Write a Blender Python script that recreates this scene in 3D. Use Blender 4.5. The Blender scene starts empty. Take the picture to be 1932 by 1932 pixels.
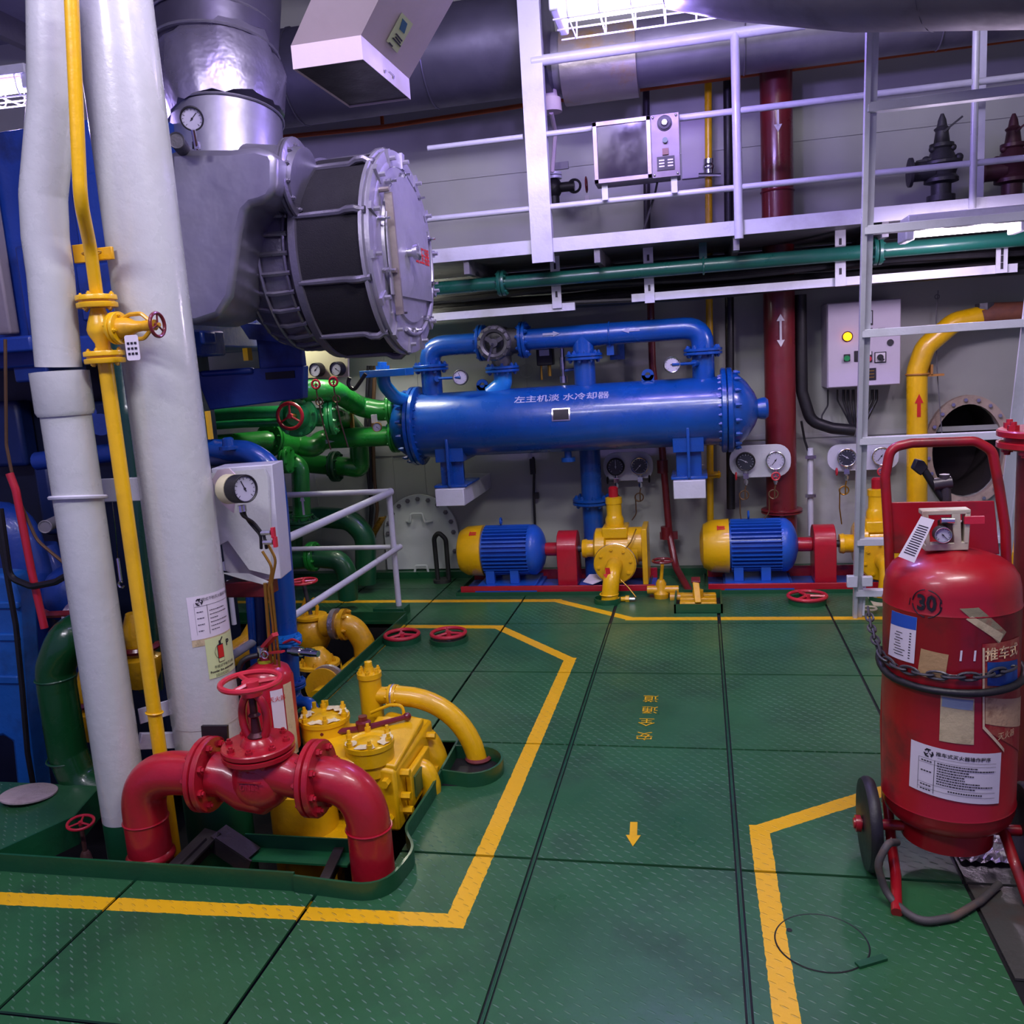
import bpy, math, random
from mathutils import Vector, Matrix
random.seed(7)
PI=math.pi
sc=bpy.context.scene; COL=sc.collection
# ---------------------------------------------------------------- camera, world, lights, exposure
CP=Vector((0,0,1.4)); FOC=1658.858
MR=((0.97677703,0.20424582,-0.06473244),(-0.02808462,-0.17746552,-0.9837262),(-0.21240974,0.96269914,-0.16760808)) # camera right, down, forward
cam=bpy.data.cameras.new('camera'); co=bpy.data.objects.new('camera',cam); COL.objects.link(co)
cam.sensor_width=36; cam.lens=FOC/1932*36; cam.clip_start=.02; cam.clip_end=60
CR,CD,CF=[Vector(v) for v in MR]
co.matrix_world=Matrix(((CR.x,-CD.x,-CF.x,0),(CR.y,-CD.y,-CF.y,0),(CR.z,-CD.z,-CF.z,1.4),(0,0,0,1)))
sc.camera=co
vs=sc.view_settings; vs.view_transform='Standard'; vs.look='None'; vs.gamma=1; vs.exposure=0.16; vs.use_curve_mapping=False
w=bpy.data.worlds.new('ambient_fill'); sc.world=w; w.use_nodes=True  # dim purple ambient light, added as fill for the whole room
w.node_tree.nodes['Background'].inputs[0].default_value=(0.40,0.32,0.95,1); w.node_tree.nodes['Background'].inputs[1].default_value=0.34
def area(loc,tgt,sx,sy,power,col,name='room_light'):
    l=bpy.data.lights.new(name,'AREA'); l.shape='RECTANGLE'; l.size=sx; l.size_y=sy; l.energy=power; l.color=col
    o=bpy.data.objects.new(name,l); COL.objects.link(o); o.location=loc
    o.rotation_euler=(Vector(tgt)-Vector(loc)).to_track_quat('-Z','Y').to_euler(); return o
# lamps out of view, three of them added as fill; fittings are built round all (section "light fittings")
FITS=[((0.6,1.2,3.4),(0.3,2.4,0),1.3,.25,46,(.97,.93,.94),'long ceiling light over the walkway, nearest the viewer'),
      ((-1.6,0.2,3.2),(-1.6,2.6,.3),1.3,.25,36,(.93,.88,1),'long ceiling light behind and left of the viewer'),
      ((-1.0,1.7,3.35),(-1.5,3.4,2.3),.9,.15,20,(.55,.42,1),'added unseen purple fill light high in front of the turbocharger'),  # unseen lamp added to tint the upper part purple
      ((-.35,2.35,3.35),(.1,5.4,.7),1.2,.25,36,(.90,.84,1),'long added fill light over the walkway, middle one outside the picture'),  # unseen lamp added to brighten the lower back wall
      ((-1.95,5.0,1.88),(-1.75,5.45,.6),.55,.12,42,(1,.98,.78),'light under the catwalk left of the cooler, behind the turbocharger'),
      ((-2.25,4.3,1.78),(-2.0,5.0,.7),.4,.12,17,(1,.97,.8),'added hidden fill light over the green pipes behind the turbocharger')]  # added out of sight to brighten the green pipes
for p_,t_,sx_,sy_,pw_,c_,_l in FITS: area(p_,t_,sx_,sy_,pw_,c_)
TUBES=[((-.42,3.95,2.72),(.12,3.95,2.72),3,15,(.42,.31,1)),((.95,4.42,1.80),(1.35,4.42,1.80),2,8,(.88,.72,1)),((-3.35,3.9,2.68),(-3.0,3.9,2.68),1,22,(.5,.38,1))]
for a_,b_,n_,pw_,c_ in TUBES:               # points inside the cages of the fittings in view
    for i_ in range(n_):
        l_=bpy.data.lights.new('tube_light','POINT'); l_.energy=pw_; l_.color=c_; l_.shadow_soft_size=.04
        o_=bpy.data.objects.new('tube_light',l_); COL.objects.link(o_); o_.location=Vector(a_).lerp(Vector(b_),(i_+.5)/n_)

# ---------------------------------------------------------------- pixel rays onto real planes
def ray(x,y):
    a=(x-966)/FOC; b=(y-966)/FOC
    return CR*a+CD*b+CF
def Q(x,y,Y): d=ray(x,y); return CP+d*(Y/d.y)
def QZ(x,y,Z=0): d=ray(x,y); return CP+d*((Z-1.4)/d.z)
def QX(x,y,X): d=ray(x,y); return CP+d*(X/d.x)
def S(px,p): return px*CF.dot(Vector(p)-CP)/FOC
X_=Vector((1,0,0)); Y_=Vector((0,1,0)); Z_=Vector((0,0,1))
def V(*a): return Vector(a)

# ---------------------------------------------------------------- materials
def lin(h):
    h=h.lstrip('#'); o=[]
    for i in (0,2,4):
        c=int(h[i:i+2],16)/255; o.append(c/12.92 if c<.04045 else ((c+.055)/1.055)**2.4)
    return tuple(o)+(1,)
class NV:                                    # small wrapper: node sockets with arithmetic
    def __init__(s,nt,k): s.nt=nt; s.k=k
    def m(s,op,o=None,o2=None):
        n=s.nt.nodes.new('ShaderNodeMath'); n.operation=op
        for i,a in enumerate((s,o,o2)):
            if a is None: continue
            if isinstance(a,NV): s.nt.links.new(a.k,n.inputs[i])
            else: n.inputs[i].default_value=a
        return NV(s.nt,n.outputs[0])
    def __add__(s,o): return s.m('ADD',o)
    def __sub__(s,o): return s.m('SUBTRACT',o)
    def __mul__(s,o): return s.m('MULTIPLY',o)
    def __truediv__(s,o): return s.m('DIVIDE',o)
    def clamp(s): return s.m('MINIMUM',1.0).m('MAXIMUM',0.0)
MATS={}
def mat(key,hexc,rough=.4,metal=0,dirt=.15,dcol='3a3028',bump=.15,bscale=60,emit=None,estr=0,alpha=1,var=.12,coat=0,dscale=6):
    if key in MATS: return MATS[key]
    m=bpy.data.materials.new(key); m.use_nodes=True; nt=m.node_tree; b=nt.nodes['Principled BSDF']
    tc=nt.nodes.new('ShaderNodeTexCoord')
    def noise(sc_,det=4,rg=.6):
        n=nt.nodes.new('ShaderNodeTexNoise'); n.inputs['Scale'].default_value=sc_; n.inputs['Detail'].default_value=det; n.inputs['Roughness'].default_value=rg
        nt.links.new(tc.outputs['Object'],n.inputs['Vector']); return n
    def ramp(src,a,c,v0,v1):
        n=nt.nodes.new('ShaderNodeMapRange'); n.inputs[1].default_value=a; n.inputs[2].default_value=c; n.inputs[3].default_value=v0; n.inputs[4].default_value=v1
        nt.links.new(src,n.inputs[0]); return n.outputs[0]
    base=lin(hexc)
    n1=noise(dscale,6); fac=ramp(n1.outputs['Fac'],.52,.72,0,dirt)
    mx=nt.nodes.new('ShaderNodeMix'); mx.data_type='RGBA'; mx.inputs[6].default_value=base; mx.inputs[7].default_value=lin(dcol)
    nt.links.new(fac,mx.inputs[0])
    n2=noise(2.3,3); hv=nt.nodes.new('ShaderNodeHueSaturation'); nt.links.new(mx.outputs[2],hv.inputs['Color'])
    nt.links.new(ramp(n2.outputs['Fac'],.3,.7,1-var,1+var),hv.inputs['Value'])
    nt.links.new(hv.outputs[0],b.inputs['Base Color'])
    nt.links.new(ramp(n1.outputs['Fac'],.3,.75,max(.05,rough-.08),min(1,rough+.2)),b.inputs['Roughness'])
    b.inputs['Metallic'].default_value=metal
    if coat: b.inputs['Coat Weight'].default_value=coat; b.inputs['Coat Roughness'].default_value=.12
    if bump:
        n3=noise(bscale,3); bp=nt.nodes.new('ShaderNodeBump'); bp.inputs['Strength'].default_value=bump; bp.inputs['Distance'].default_value=.004
        nt.links.new(n3.outputs['Fac'],bp.inputs['Height']); nt.links.new(bp.outputs[0],b.inputs['Normal'])
    if emit: b.inputs['Emission Color'].default_value=lin(emit); b.inputs['Emission Strength'].default_value=estr
    if alpha<1: b.inputs['Transmission Weight'].default_value=1; b.inputs['Roughness'].default_value=rough
    MATS[key]=m; return m
WALL=mat('wall_paint','a6a9a2',.5,0,.10,'6b6558',.25,14,var=.05,dscale=2)
WHITE=mat('white_pipe_paint','bcc0bc',.24,0,.12,'83796a',.4,28,var=.05,coat=.5)
WHT=mat('white_frame_paint','c6c7d0',.32,0,.22,'6d6356',.3,50,var=.06,coat=.2)
YEL=mat('yellow_paint','e6b40a',.3,0,.30,'946810',.3,40,var=.08,coat=.3)
YEL2=mat('yellow_paint_worn','d8a20c',.34,0,.6,'6b4a1a',.5,30,var=.12,coat=.25,dscale=9)
RED=mat('red_paint','aa1626',.3,0,.22,'5e1c1e',.35,26,var=.1,coat=.35)
REDW=mat('wheel_red','c22436',.33,0,.25,'6a2a2c',.3,60,var=.1,coat=.3)
REDX=mat('extinguisher_red','9c0f1c',.34,0,1,'47201a',.2,18,var=.18,coat=.25,dscale=5)
MAR=mat('maroon_paint','6e1a22',.32,0,.25,'3a1416',.3,30,coat=.3)
BLU=mat('blue_paint','0b4596',.27,0,.25,'0e2c58',.25,35,coat=.35)
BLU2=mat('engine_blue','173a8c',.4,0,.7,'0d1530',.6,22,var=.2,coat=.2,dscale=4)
BLUL=mat('light_blue_paint','1976c8',.3,0,.2,'1a4a7a',.3,35,coat=.3)
MBLU=mat('motor_blue','1a55b8',.34,0,.25,'123a80',.25,50,coat=.2)
GRN=mat('green_pipe_paint','20862f',.28,0,.2,'123f1c',.3,35,coat=.4)
GRN2=mat('bright_green_paint','22984a',.3,0,.35,'0f4a24',.5,45,coat=.35)
DGRN=mat('dark_green_paint','14502e',.35,0,.3,'0c2416',.3,30,coat=.2)
TEAL=mat('sea_green_pipe','155246',.3,0,.2,'102e2a',.2,35,coat=.3)
BLK=mat('black_rubber','16151a',.45,0,.2,'3a3532',.2,80)
BLKM=mat('black_filter','17151c',.75,0,.3,'262330',.6,220,var=.05)
DRK=mat('bilge_dark','0d0e10',.6,0,.5,'241a14',.5,20)
IRON=mat('dark_iron','4c4b50',.45,.5,.4,'2c2622',.4,60)
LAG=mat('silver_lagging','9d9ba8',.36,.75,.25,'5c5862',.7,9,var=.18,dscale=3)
ALU=mat('aluminium_paint','a9a6b4',.38,.55,.3,'5a5560',.45,26,var=.1)
CAST=mat('cast_aluminium','86838f',.34,.65,.3,'3a3842',.4,60,var=.12)
CHR=mat('chrome','d8d8dc',.15,1,.15,'6a6a70',.1,80)
BRS=mat('brass','b48a3a',.3,.9,.3,'5c4018',.2,80)
FOIL=mat('foil_tape','cfc9cf',.28,.85,.3,'8a7d78',1.0,60,var=.15)
DUCT=mat('duct_lagging','8e8b98',.42,.7,.4,'4a4656',.6,7,var=.2,dscale=2.5)
VENT=mat('vent_paint','c9b9bd',.5,0,.1,'8a7a78',.1,40,var=.05)
BOX=mat('cabinet_paint','c3b9c9',.42,0,.05,'8a8088',.1,60,var=.03)
GREY=mat('grey_steel','77757c',.45,.2,.25,'4a4440',.3,40)
PAPER=mat('paper','d9d2da',.6,0,.08,'a89a80',.1,50,var=.03)
OLDP=mat('old_paper','c4b48c',.6,0,.7,'6a5a3a',.4,60,var=.1,dscale=20)
INK=mat('ink','1a1620',.5,0,0,bump=0,var=0)
GRNP=mat('glow_green_paper','c9d69a',.5,0,.1,'a09a60',.1,50,var=.03)
REDI=mat('red_print','c8201c',.5,0,.05,bump=0,var=0)
BLUI=mat('blue_print','1f4fae',.5,0,.05,bump=0,var=0)
LILT=mat('stencil_lilac','9fa0c6',.5,0,.3,'2a4aa0',0,50,dscale=30)
DIAL=mat('dial_face','b4b2c2',.3,0,.03,bump=0,var=.02)
DIALD=mat('dial_dark','33353f',.3,0,.05,bump=0,var=.05)
BUFF=mat('buff_panel','c9c39c',.5,0,.15,'8a7f5c',.2,30,var=.04)
ORG=mat('copper_pipe','a8501c',.35,.3,.3,'5a2a14',.2,50)
RUST=mat('rusty_steel','b8a494',.6,.1,.5,'6a4430',.6,30,dscale=8)
GLASS=mat('tinted_window','2a2630',.12,0,.1,'3a3444',0,20)
LAMPM=mat('lamp_tube','ffffff',.4,0,0,bump=0,var=0,emit='fff0ff',estr=9)
LAMPP=mat('lamp_diffuser','e8c8ee',.35,0,.05,bump=0,var=.02,emit='d8a0f0',estr=1.0)
AMB=mat('amber_lamp','ff9a10',.3,0,0,bump=0,var=0,emit='ff8a08',estr=3)
CONC=mat('plain_plate','555650',.3,.35,.8,'5a3e2e',.3,40,dscale=5)

# floor plates: green paint, raised tread marks, yellow walkway lines (flat paint)
def floor_mat():
    m=mat('floor_green','2a5d38',.34,0,.6,'183a28',0,40,var=.16,coat=.05,dscale=3.5)
    nt=m.node_tree; b=nt.nodes['Principled BSDF']
    g=nt.nodes.new('ShaderNodeNewGeometry'); sp=nt.nodes.new('ShaderNodeSeparateXYZ'); nt.links.new(g.outputs['Position'],sp.inputs[0])
    x=NV(nt,sp.outputs[0]); y=NV(nt,sp.outputs[1])
    # slight wobble of the painted edge
    nz=nt.nodes.new('ShaderNodeTexNoise'); nz.inputs['Scale'].default_value=45; nt.links.new(g.outputs['Position'],nz.inputs['Vector'])
    wob=(NV(nt,nz.outputs['Fac'])-.5)*.008
    lines=[[(-3.4,4.97),(-.86,4.955),(-.397,4.585),(2.6,4.59)],[(-1.62,4.45),(-1.097,4.44),(-.635,3.93),(-.65,1.955),(-2.6,1.885)],[(.8,2.93),(.135,2.47),(.147,1.2)]]
    dist=None
    for ln in lines:
        for (ax,ay),(bx,by) in zip(ln,ln[1:]):
            L=math.hypot(bx-ax,by-ay); ux,uy=(bx-ax)/L,(by-ay)/L
            px=x-ax; py=y-ay
            t=(px*ux+py*uy).m('MAXIMUM',0.0).m('MINIMUM',L)
            dx=px-t*ux; dy=py-t*uy
            d=dx.m('ABSOLUTE').m('MAXIMUM',dy.m('ABSOLUTE')) if min(abs(ux),abs(uy))<.05 else (dx*dx+dy*dy).m('SQRT')
            dist=d if dist is None else dist.m('MINIMUM',d)
    paint=(dist+wob).m('LESS_THAN',.028)
    # tread marks
    c=.040
    v=y/(c*.62); fv=v.m('FLOOR'); u=x/c+fv.m('MODULO',2.0).m('ABSOLUTE')*.5
    fu=u.m('FLOOR')
    lx=u-fu-.5; ly=(v-fv-.5)*.62
    al=lx*.87-ly*.5; ac=lx*.5+ly*.87
    mk=((al*al)*(-1/.075)+1-(ac*ac)/.0045).clamp()
    n5=nt.nodes.new('ShaderNodeTexNoise'); n5.inputs['Scale'].default_value=1.7; nt.links.new(g.outputs['Position'],n5.inputs['Vector'])
    wear=((NV(nt,n5.outputs['Fac'])-.36)*4).clamp()
    h=mk.m('SQRT')*wear
    bp=nt.nodes.new('ShaderNodeBump'); bp.inputs['Distance'].default_value=.0036; bp.inputs['Strength'].default_value=.9
    n6=nt.nodes.new('ShaderNodeTexNoise'); n6.inputs['Scale'].default_value=14; n6.inputs['Detail'].default_value=4; nt.links.new(g.outputs['Position'],n6.inputs['Vector'])
    hh=h+NV(nt,n6.outputs['Fac'])*.5
    nt.links.new(hh.k,bp.inputs['Height']); nt.links.new(bp.outputs[0],b.inputs['Normal'])
    # paler tops: glints on the marks, painted into the colour
    src=b.inputs['Base Color'].links[0].from_socket
    m1=nt.nodes.new('ShaderNodeMix'); m1.data_type='RGBA'; nt.links.new((h*.3).k,m1.inputs[0]); nt.links.new(src,m1.inputs[6]); m1.inputs[7].default_value=lin('9cc0ae')
    m2=nt.nodes.new('ShaderNodeMix'); m2.data_type='RGBA'; nt.links.new((paint*(h*-.25+.95)).k,m2.inputs[0]); nt.links.new(m1.outputs[2],m2.inputs[6]); m2.inputs[7].default_value=lin('e8b20e')
    nt.links.new(m2.outputs[2],b.inputs['Base Color'])
    return m
FLOOR=floor_mat()

# ---------------------------------------------------------------- mesh building
def basis(a):
    a=Vector(a).normalized(); t=Z_ if abs(a.z)<.9 else X_
    u=a.cross(t).normalized(); return a,u,a.cross(u).normalized()
def route(pts,R,seg=6):
    P=[Vector(p) for p in pts]; out=[P[0]]
    for i in range(1,len(P)-1):
        r=R[i-1] if isinstance(R,(list,tuple)) else R
        a=(P[i-1]-P[i]); b=(P[i+1]-P[i]); la,lb=a.length,b.length; a.normalize(); b.normalize()
        an=a.angle(b,PI)
        if an>PI-.02 or r<=0: out.append(P[i]); continue
        t=min(r/math.tan(an/2),la*(.98 if i==1 else .48),lb*(.98 if i==len(P)-2 else .48)); A=P[i]+a*t; B=P[i]+b*t
        for k in range(seg+1):
            s=k/seg; out.append(A*(1-s)**2+P[i]*2*s*(1-s)+B*s*s)
    out.append(P[-1]); return out
WL={}                      # world location of every object, while building
class MB:
    def __init__(s): s.v=[]; s.f=[]
    def add(s,vs,fs):
        n=len(s.v); s.v+=[Vector(p) for p in vs]; s.f+=[[i+n for i in f] for f in fs]; return s
    def box(s,c,sz,R=None):
        c=Vector(c); sz=Vector(sz)/2; R=R or Matrix.Identity(3)
        vs=[c+R@Vector((sz.x*a,sz.y*b,sz.z*d)) for d in(-1,1) for b in(-1,1) for a in(-1,1)]
        return s.add(vs,[(0,2,3,1),(4,5,7,6),(0,1,5,4),(2,6,7,3),(0,4,6,2),(1,3,7,5)])
    def bx(s,a,b):
        a=Vector(a); b=Vector(b); return s.box((a+b)/2,[abs(q) for q in (b-a)])
    def bar(s,p0,p1,w,h,up=Z_):
        p0=Vector(p0); p1=Vector(p1); d=(p1-p0); L=d.length; d.normalize()
        sd=d.cross(Vector(up)); sd=sd.normalized() if sd.length>1e-4 else d.orthogonal().normalized(); u=sd.cross(d)
        R=Matrix((d,sd,u)).transposed(); return s.box((p0+p1)/2,(L,w,h),R)
    def cyl(s,p0,p1,r0,r1=None,n=16):
        r1=r0 if r1 is None else r1; p0=Vector(p0); p1=Vector(p1); a,u,v=basis(p1-p0)
        ring=lambda p,r:[p+(u*math.cos(2*PI*i/n)+v*math.sin(2*PI*i/n))*r for i in range(n)]
        return s.add(ring(p0,r0)+ring(p1,r1),[(i,(i+1)%n,n+(i+1)%n,n+i) for i in range(n)]+[list(range(n))[::-1],list(range(n,2*n))])
    def tube(s,pts,r,n=12,close=False):
        P=[Vector(p) for p in pts]; k=len(P); rr=r if isinstance(r,(list,tuple)) else [r]*k
        T=[(P[min(i+1,k-1)]-P[max(i-1,0)]).normalized() if not close else (P[(i+1)%k]-P[i-1]).normalized() for i in range(k)]
        _,u,_=basis(T[0]); vs=[]
        for i in range(k):
            u=(u-T[i]*u.dot(T[i])).normalized(); v=T[i].cross(u)
            vs+=[P[i]+(u*math.cos(2*PI*j/n)+v*math.sin(2*PI*j/n))*rr[i] for j in range(n)]
        fs=[(i*n+j,i*n+(j+1)%n,((i+1)%k)*n+(j+1)%n,((i+1)%k)*n+j) for i in range(k if close else k-1) for j in range(n)]
        if not close: fs+=[list(range(n))[::-1],list(range((k-1)*n,k*n))]
        return s.add(vs,fs)
    def lathe(s,p,ax,prof,n=24,cap=True):
        p=Vector(p); a,u,v=basis(ax); vs=[]
        for t,r in prof: vs+=[p+a*t+(u*math.cos(2*PI*i/n)+v*math.sin(2*PI*i/n))*max(r,1e-4) for i in range(n)]
        k=len(prof); fs=[(i*n+j,i*n+(j+1)%n,(i+1)*n+(j+1)%n,(i+1)*n+j) for i in range(k-1) for j in range(n)]
        if cap: fs+=[list(range(n))[::-1],list(range((k-1)*n,k*n))]
        return s.add(vs,fs)
    def torus(s,c,ax,R,r,n=28,m=8,a0=0,a1=2*PI,sq=(1,1)):
        c=Vector(c); a,u,v=basis(ax); full=abs(a1-a0-2*PI)<1e-6
        pts=[c+u*math.cos(a0+(a1-a0)*i/(n if full else n-1))*R*sq[0]+v*math.sin(a0+(a1-a0)*i/(n if full else n-1))*R*sq[1] for i in range(n)]
        return s.tube(pts,r,m,close=full)
    def prism(s,poly,vec):
        P=[Vector(p) for p in poly]; n=len(P); vec=Vector(vec)
        return s.add(P+[p+vec for p in P],[(i,(i+1)%n,n+(i+1)%n,n+i) for i in range(n)]+[list(range(n))[::-1],list(range(n,2*n))])
    def sph(s,c,r,sc_=(1,1,1),n=14,m=8):
        c=Vector(c); vs=[]; 
        for i in range(1,m):
            for j in range(n):
                th=PI*i/m; ph=2*PI*j/n; vs.append(c+Vector((r*sc_[0]*math.sin(th)*math.cos(ph),r*sc_[1]*math.sin(th)*math.sin(ph),r*sc_[2]*math.cos(th))))
        fs=[(i*n+j,(i+1)*n+j,(i+1)*n+(j+1)%n,i*n+(j+1)%n) for i in range(m-2) for j in range(n)]
        fs+=[list(range(n)),list(range((m-2)*n,(m-1)*n))[::-1]]
        return s.add(vs,fs)
    def bolts(s,c,ax,R,n,r,h,a0=0.2):
        c=Vector(c); a,u,v=basis(ax)
        for i in range(n):
            t=a0+2*PI*i/n; p=c+(u*math.cos(t)+v*math.sin(t))*R
            s.cyl(p-a*h*.1,p+a*h*.6,r,r,6); s.cyl(p+a*h*.5,p+a*h,r*.6,r*.55,6)
        return s
    def grid(s,fn,u0,u1,v0,v1,nu=8,nv=8):
        vs=[fn(u0+(u1-u0)*i/nu,v0+(v1-v0)*j/nv) for j in range(nv+1) for i in range(nu+1)]
        return s.add(vs,[(j*(nu+1)+i,j*(nu+1)+i+1,(j+1)*(nu+1)+i+1,(j+1)*(nu+1)+i) for j in range(nv) for i in range(nu)])
    def build(s,name,m,parent=None,bev=0,flat=False,**kw):
        me=bpy.data.meshes.new(name)
        if parent: org=WL[parent.name]
        elif s.v:
            xs=[p.x for p in s.v]; ys=[p.y for p in s.v]; zs=[p.z for p in s.v]
            org=Vector(((min(xs)+max(xs))/2,(min(ys)+max(ys))/2,min(zs)))
        me.from_pydata([p-org for p in s.v],[],s.f); me.update()
        if not flat:
            me.shade_smooth(); me.set_sharp_from_angle(angle=math.radians(38))
        me.materials.append(m)
        o=bpy.data.objects.new(name,me); COL.objects.link(o); WL[o.name]=org.copy()
        if parent: o.parent=parent
        else: o.location=org
        if bev:
            md=o.modifiers.new('bevel','BEVEL'); md.width=bev; md.segments=2; md.limit_method='ANGLE'
        for k,v in kw.items(): o[k]=v
        return o
def T(name,label,cat,loc,group=None):
    o=bpy.data.objects.new(name,None); COL.objects.link(o); o.location=Vector(loc); o.empty_display_size=.05
    o['label']=label; o['category']=cat
    if group: o['group']=group
    WL[o.name]=Vector(loc).copy(); return o
def tag(o,label,cat,group=None):
    o['label']=label; o['category']=cat
    if group: o['group']=group
    return o
def struct(o): o['kind']='structure'; return o
_dg=None
def text(txt,fn,size,m,parent,name='lettering',squash=1.0,off=0,kern=1.0):
    """lettering as mesh; fn maps (right,up) metres to a point in the scene"""
    c=bpy.data.curves.new('t','FONT'); c.body=txt; c.size=size; c.align_x='CENTER'; c.align_y='CENTER'; c.resolution_u=2; c.offset=off; c.space_character=kern
    o=bpy.data.objects.new('t',c); COL.objects.link(o)
    bpy.context.view_layer.update(); dg=bpy.context.evaluated_depsgraph_get()
    me=bpy.data.meshes.new_from_object(o.evaluated_get(dg)); bpy.data.objects.remove(o)
    org=WL[parent.name]
    for vv in me.vertices: vv.co=fn(vv.co.x,vv.co.y*squash)-org
    me.materials.clear(); me.materials.append(m); me.name=name
    ob=bpy.data.objects.new(name,me); COL.objects.link(ob); ob.parent=parent; WL[ob.name]=org.copy(); return ob
def plane(c,right,up):
    c=Vector(c); right=Vector(right).normalized(); up=Vector(up).normalized()
    return lambda u,v: c+right*u+up*v

# ---------------------------------------------------------------- reusable fittings
def flange(p,ax,R,t=.016,m=None,parent=None,nb=8,name='flange',gap=.004,bolt=True,br=None):
    """a bolted pair of flanges"""
    a=Vector(ax).normalized(); p=Vector(p); mb=MB(); n=28
    mb.lathe(p,a,[(-gap/2-t,R*.97),(-gap/2-t*.8,R),(-gap/2-t*.1,R),(-gap/2,R*.97)],n); mb.lathe(p,a,[(gap/2,R*.97),(gap/2+t*.1,R),(gap/2+t*.8,R),(gap/2+t,R*.97)],n)
    mb.cyl(p-a*gap,p+a*gap,R*.86,n=20)
    if bolt:
        br=br or R*.11
        mb.bolts(p+a*(gap/2+t),a,R*.8,nb,br,br*1.5); mb.bolts(p-a*(gap/2+t),-a,R*.8,nb,br,br*1.3)
    return mb.build(name,m,parent)
def wheel(c,ax,R,m,parent,name='handwheel',r=None,spk=3,hub=.2,a0=.4,dish=0):
    c=Vector(c); a,u,v=basis(ax); r=r or R*.1; mb=MB(); mb.torus(c,a,R,r,32,8)
    mb.cyl(c-a*(r*1.5+dish),c+a*(r*.8-dish),R*hub,R*hub*.9,14)
    for i in range(spk):
        t=a0+2*PI*i/spk; e=c+(u*math.cos(t)+v*math.sin(t))*R
        mb.tube([c-a*dish,(c+e)/2-a*dish*.6,e],[R*.1,R*.085,R*.08],6)
    return mb.build(name,m,parent)
def gauge(c,n,R,parent=None,dark=False,case=None,up=Z_,ang=2.4,dep=.03,bez=None,nest=True):
    """gauge case with bezel, dial, ticks and needle; returns the case"""
    c=Vector(c); n=Vector(n).normalized(); up=(Vector(up)-n*Vector(up).dot(n)).normalized(); rt=up.cross(n)
    mb=MB(); mb.lathe(c-n*dep,n,[(0,R*.93),(.003,R),(dep*.9,R),(dep,R*.97),(dep,R*.86)],24,cap=False); mb.cyl(c-n*dep,c-n*(dep*.15),R*.9,n=20)
    o=mb.build('gauge_case',case or BLK,parent)
    mb=MB(); mb.torus(c,n,R*.93,R*.07,28,6); mb.build('bezel',bez or case or BLK,o)
    mb=MB(); mb.cyl(c-n*.006,c-n*.004,R*.88,n=24); mb.build('dial',DIALD if dark else DIAL,o)
    mb=MB(); q=c-n*.0035
    for i in range(13):
        t=math.radians(-135+i*22.5); d=up*math.cos(t)+rt*math.sin(t); L=.62 if i%3==0 else .7
        mb.bar(q+d*R*L,q+d*R*.8,R*.035,.0006,n)
    d=up*math.cos(ang)+rt*math.sin(ang); mb.bar(q+n*.001-d*R*.22,q+n*.001+d*R*.62,R*.06,.001,n); mb.cyl(q,q+n*.002,R*.09,n=10)
    mb.build('needle',WHT if dark else INK,o)
    return o
def coil(c,n,R,r,turns=2):
    c=Vector(c); a,u,v=basis(n); N=int(14*turns)
    return [c+(u*math.cos(2*PI*i/14)+v*math.sin(2*PI*i/14))*R+a*(r*2.2*i/14) for i in range(N+1)]
# ================================================================ setting
fl=bpy.data.objects.new('floor',None); COL.objects.link(fl); WL['floor']=V(0,0,0); struct(fl)
XS=[-3.9,-3.33,-2.763,-2.197,-1.63,-1.066,-.50,.066,.634,1.2,1.77,2.34]; YS=[.75,1.507,2.257,3.01,3.76,4.5,5.26,5.6]
def inpit(x,y): return (x<-.9 and 2.04<y<3.01) or (x<-1.66 and 2.04<y<4.56) or (x>.634 and y<1.9 and y>.7)
gap=.0055
for i in range(len(XS)-1):
    for j in range(len(YS)-1):
        g2=lambda x:.009 if x in(-.50,.066) else gap
        x0,x1,y0,y1=XS[i]+g2(XS[i]),XS[i+1]-g2(XS[i+1]),YS[j]+gap,YS[j+1]-gap
        cx=sorted({x0,x1}|{c for c in(-1.66,-.9) if x0<c<x1}); cy=sorted({y0,y1}|{c for c in(1.9,2.04,3.01,4.56) if y0<c<y1})
        mb=MB()
        for a,b in zip(cx,cx[1:]):
            for c,d in zip(cy,cy[1:]):
                if not inpit((a+b)/2,(c+d)/2): mb.bx((a,c,-.006),(b,d,0))
        if mb.v:
            m=CONC if (x0>.6 and y0<2.9 and y0>1.4) else FLOOR
            o=mb.build('floor_plate',m,fl)
            if m is CONC: o['label']='bare worn steel plate without green paint'
# steel bearers seen in the joints
for k,x in enumerate(XS[1:-1]):
    if x>-1.0: MB().bx((x-.03,.75,-.05),(x+.03,5.6,-.0075)).build('floor_bearer',DRK,fl)
for y in YS[1:-1]:
    MB().bx((-.9 if y<3.1 else -1.64,y-.02,-.045),(2.34,y+.02,-.008)).build('floor_bearer',DRK,fl)
for y0 in (4.62,): MB().bx((-3.9,y0,-.06),(-1.6,y0+.9,-.012)).build('floor_bearer',DRK,fl)
# left island plate beside the engine
o=MB().prism([V(-3.6,2.04,-.006),V(-2.2,2.04,-.006),V(-2.07,2.33,-.006),V(-2.13,2.56,-.006),V(-3.6,2.56,-.006)],(0,0,.006)).build('floor_plate',FLOOR,fl)
MB().bx((-3.6,2.04,-.10),(-2.22,2.5,-.02)).build('floor_bearer',DRK,fl)
# double angle bars in the two long joints
for x in (-.5,.066):
    for s in (-1,1): MB().bx((x+s*.002-.0018,.75,-.03),(x+s*.002+.0018,4.5,-.002)).build('joint_bar',DGRN,fl)
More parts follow.
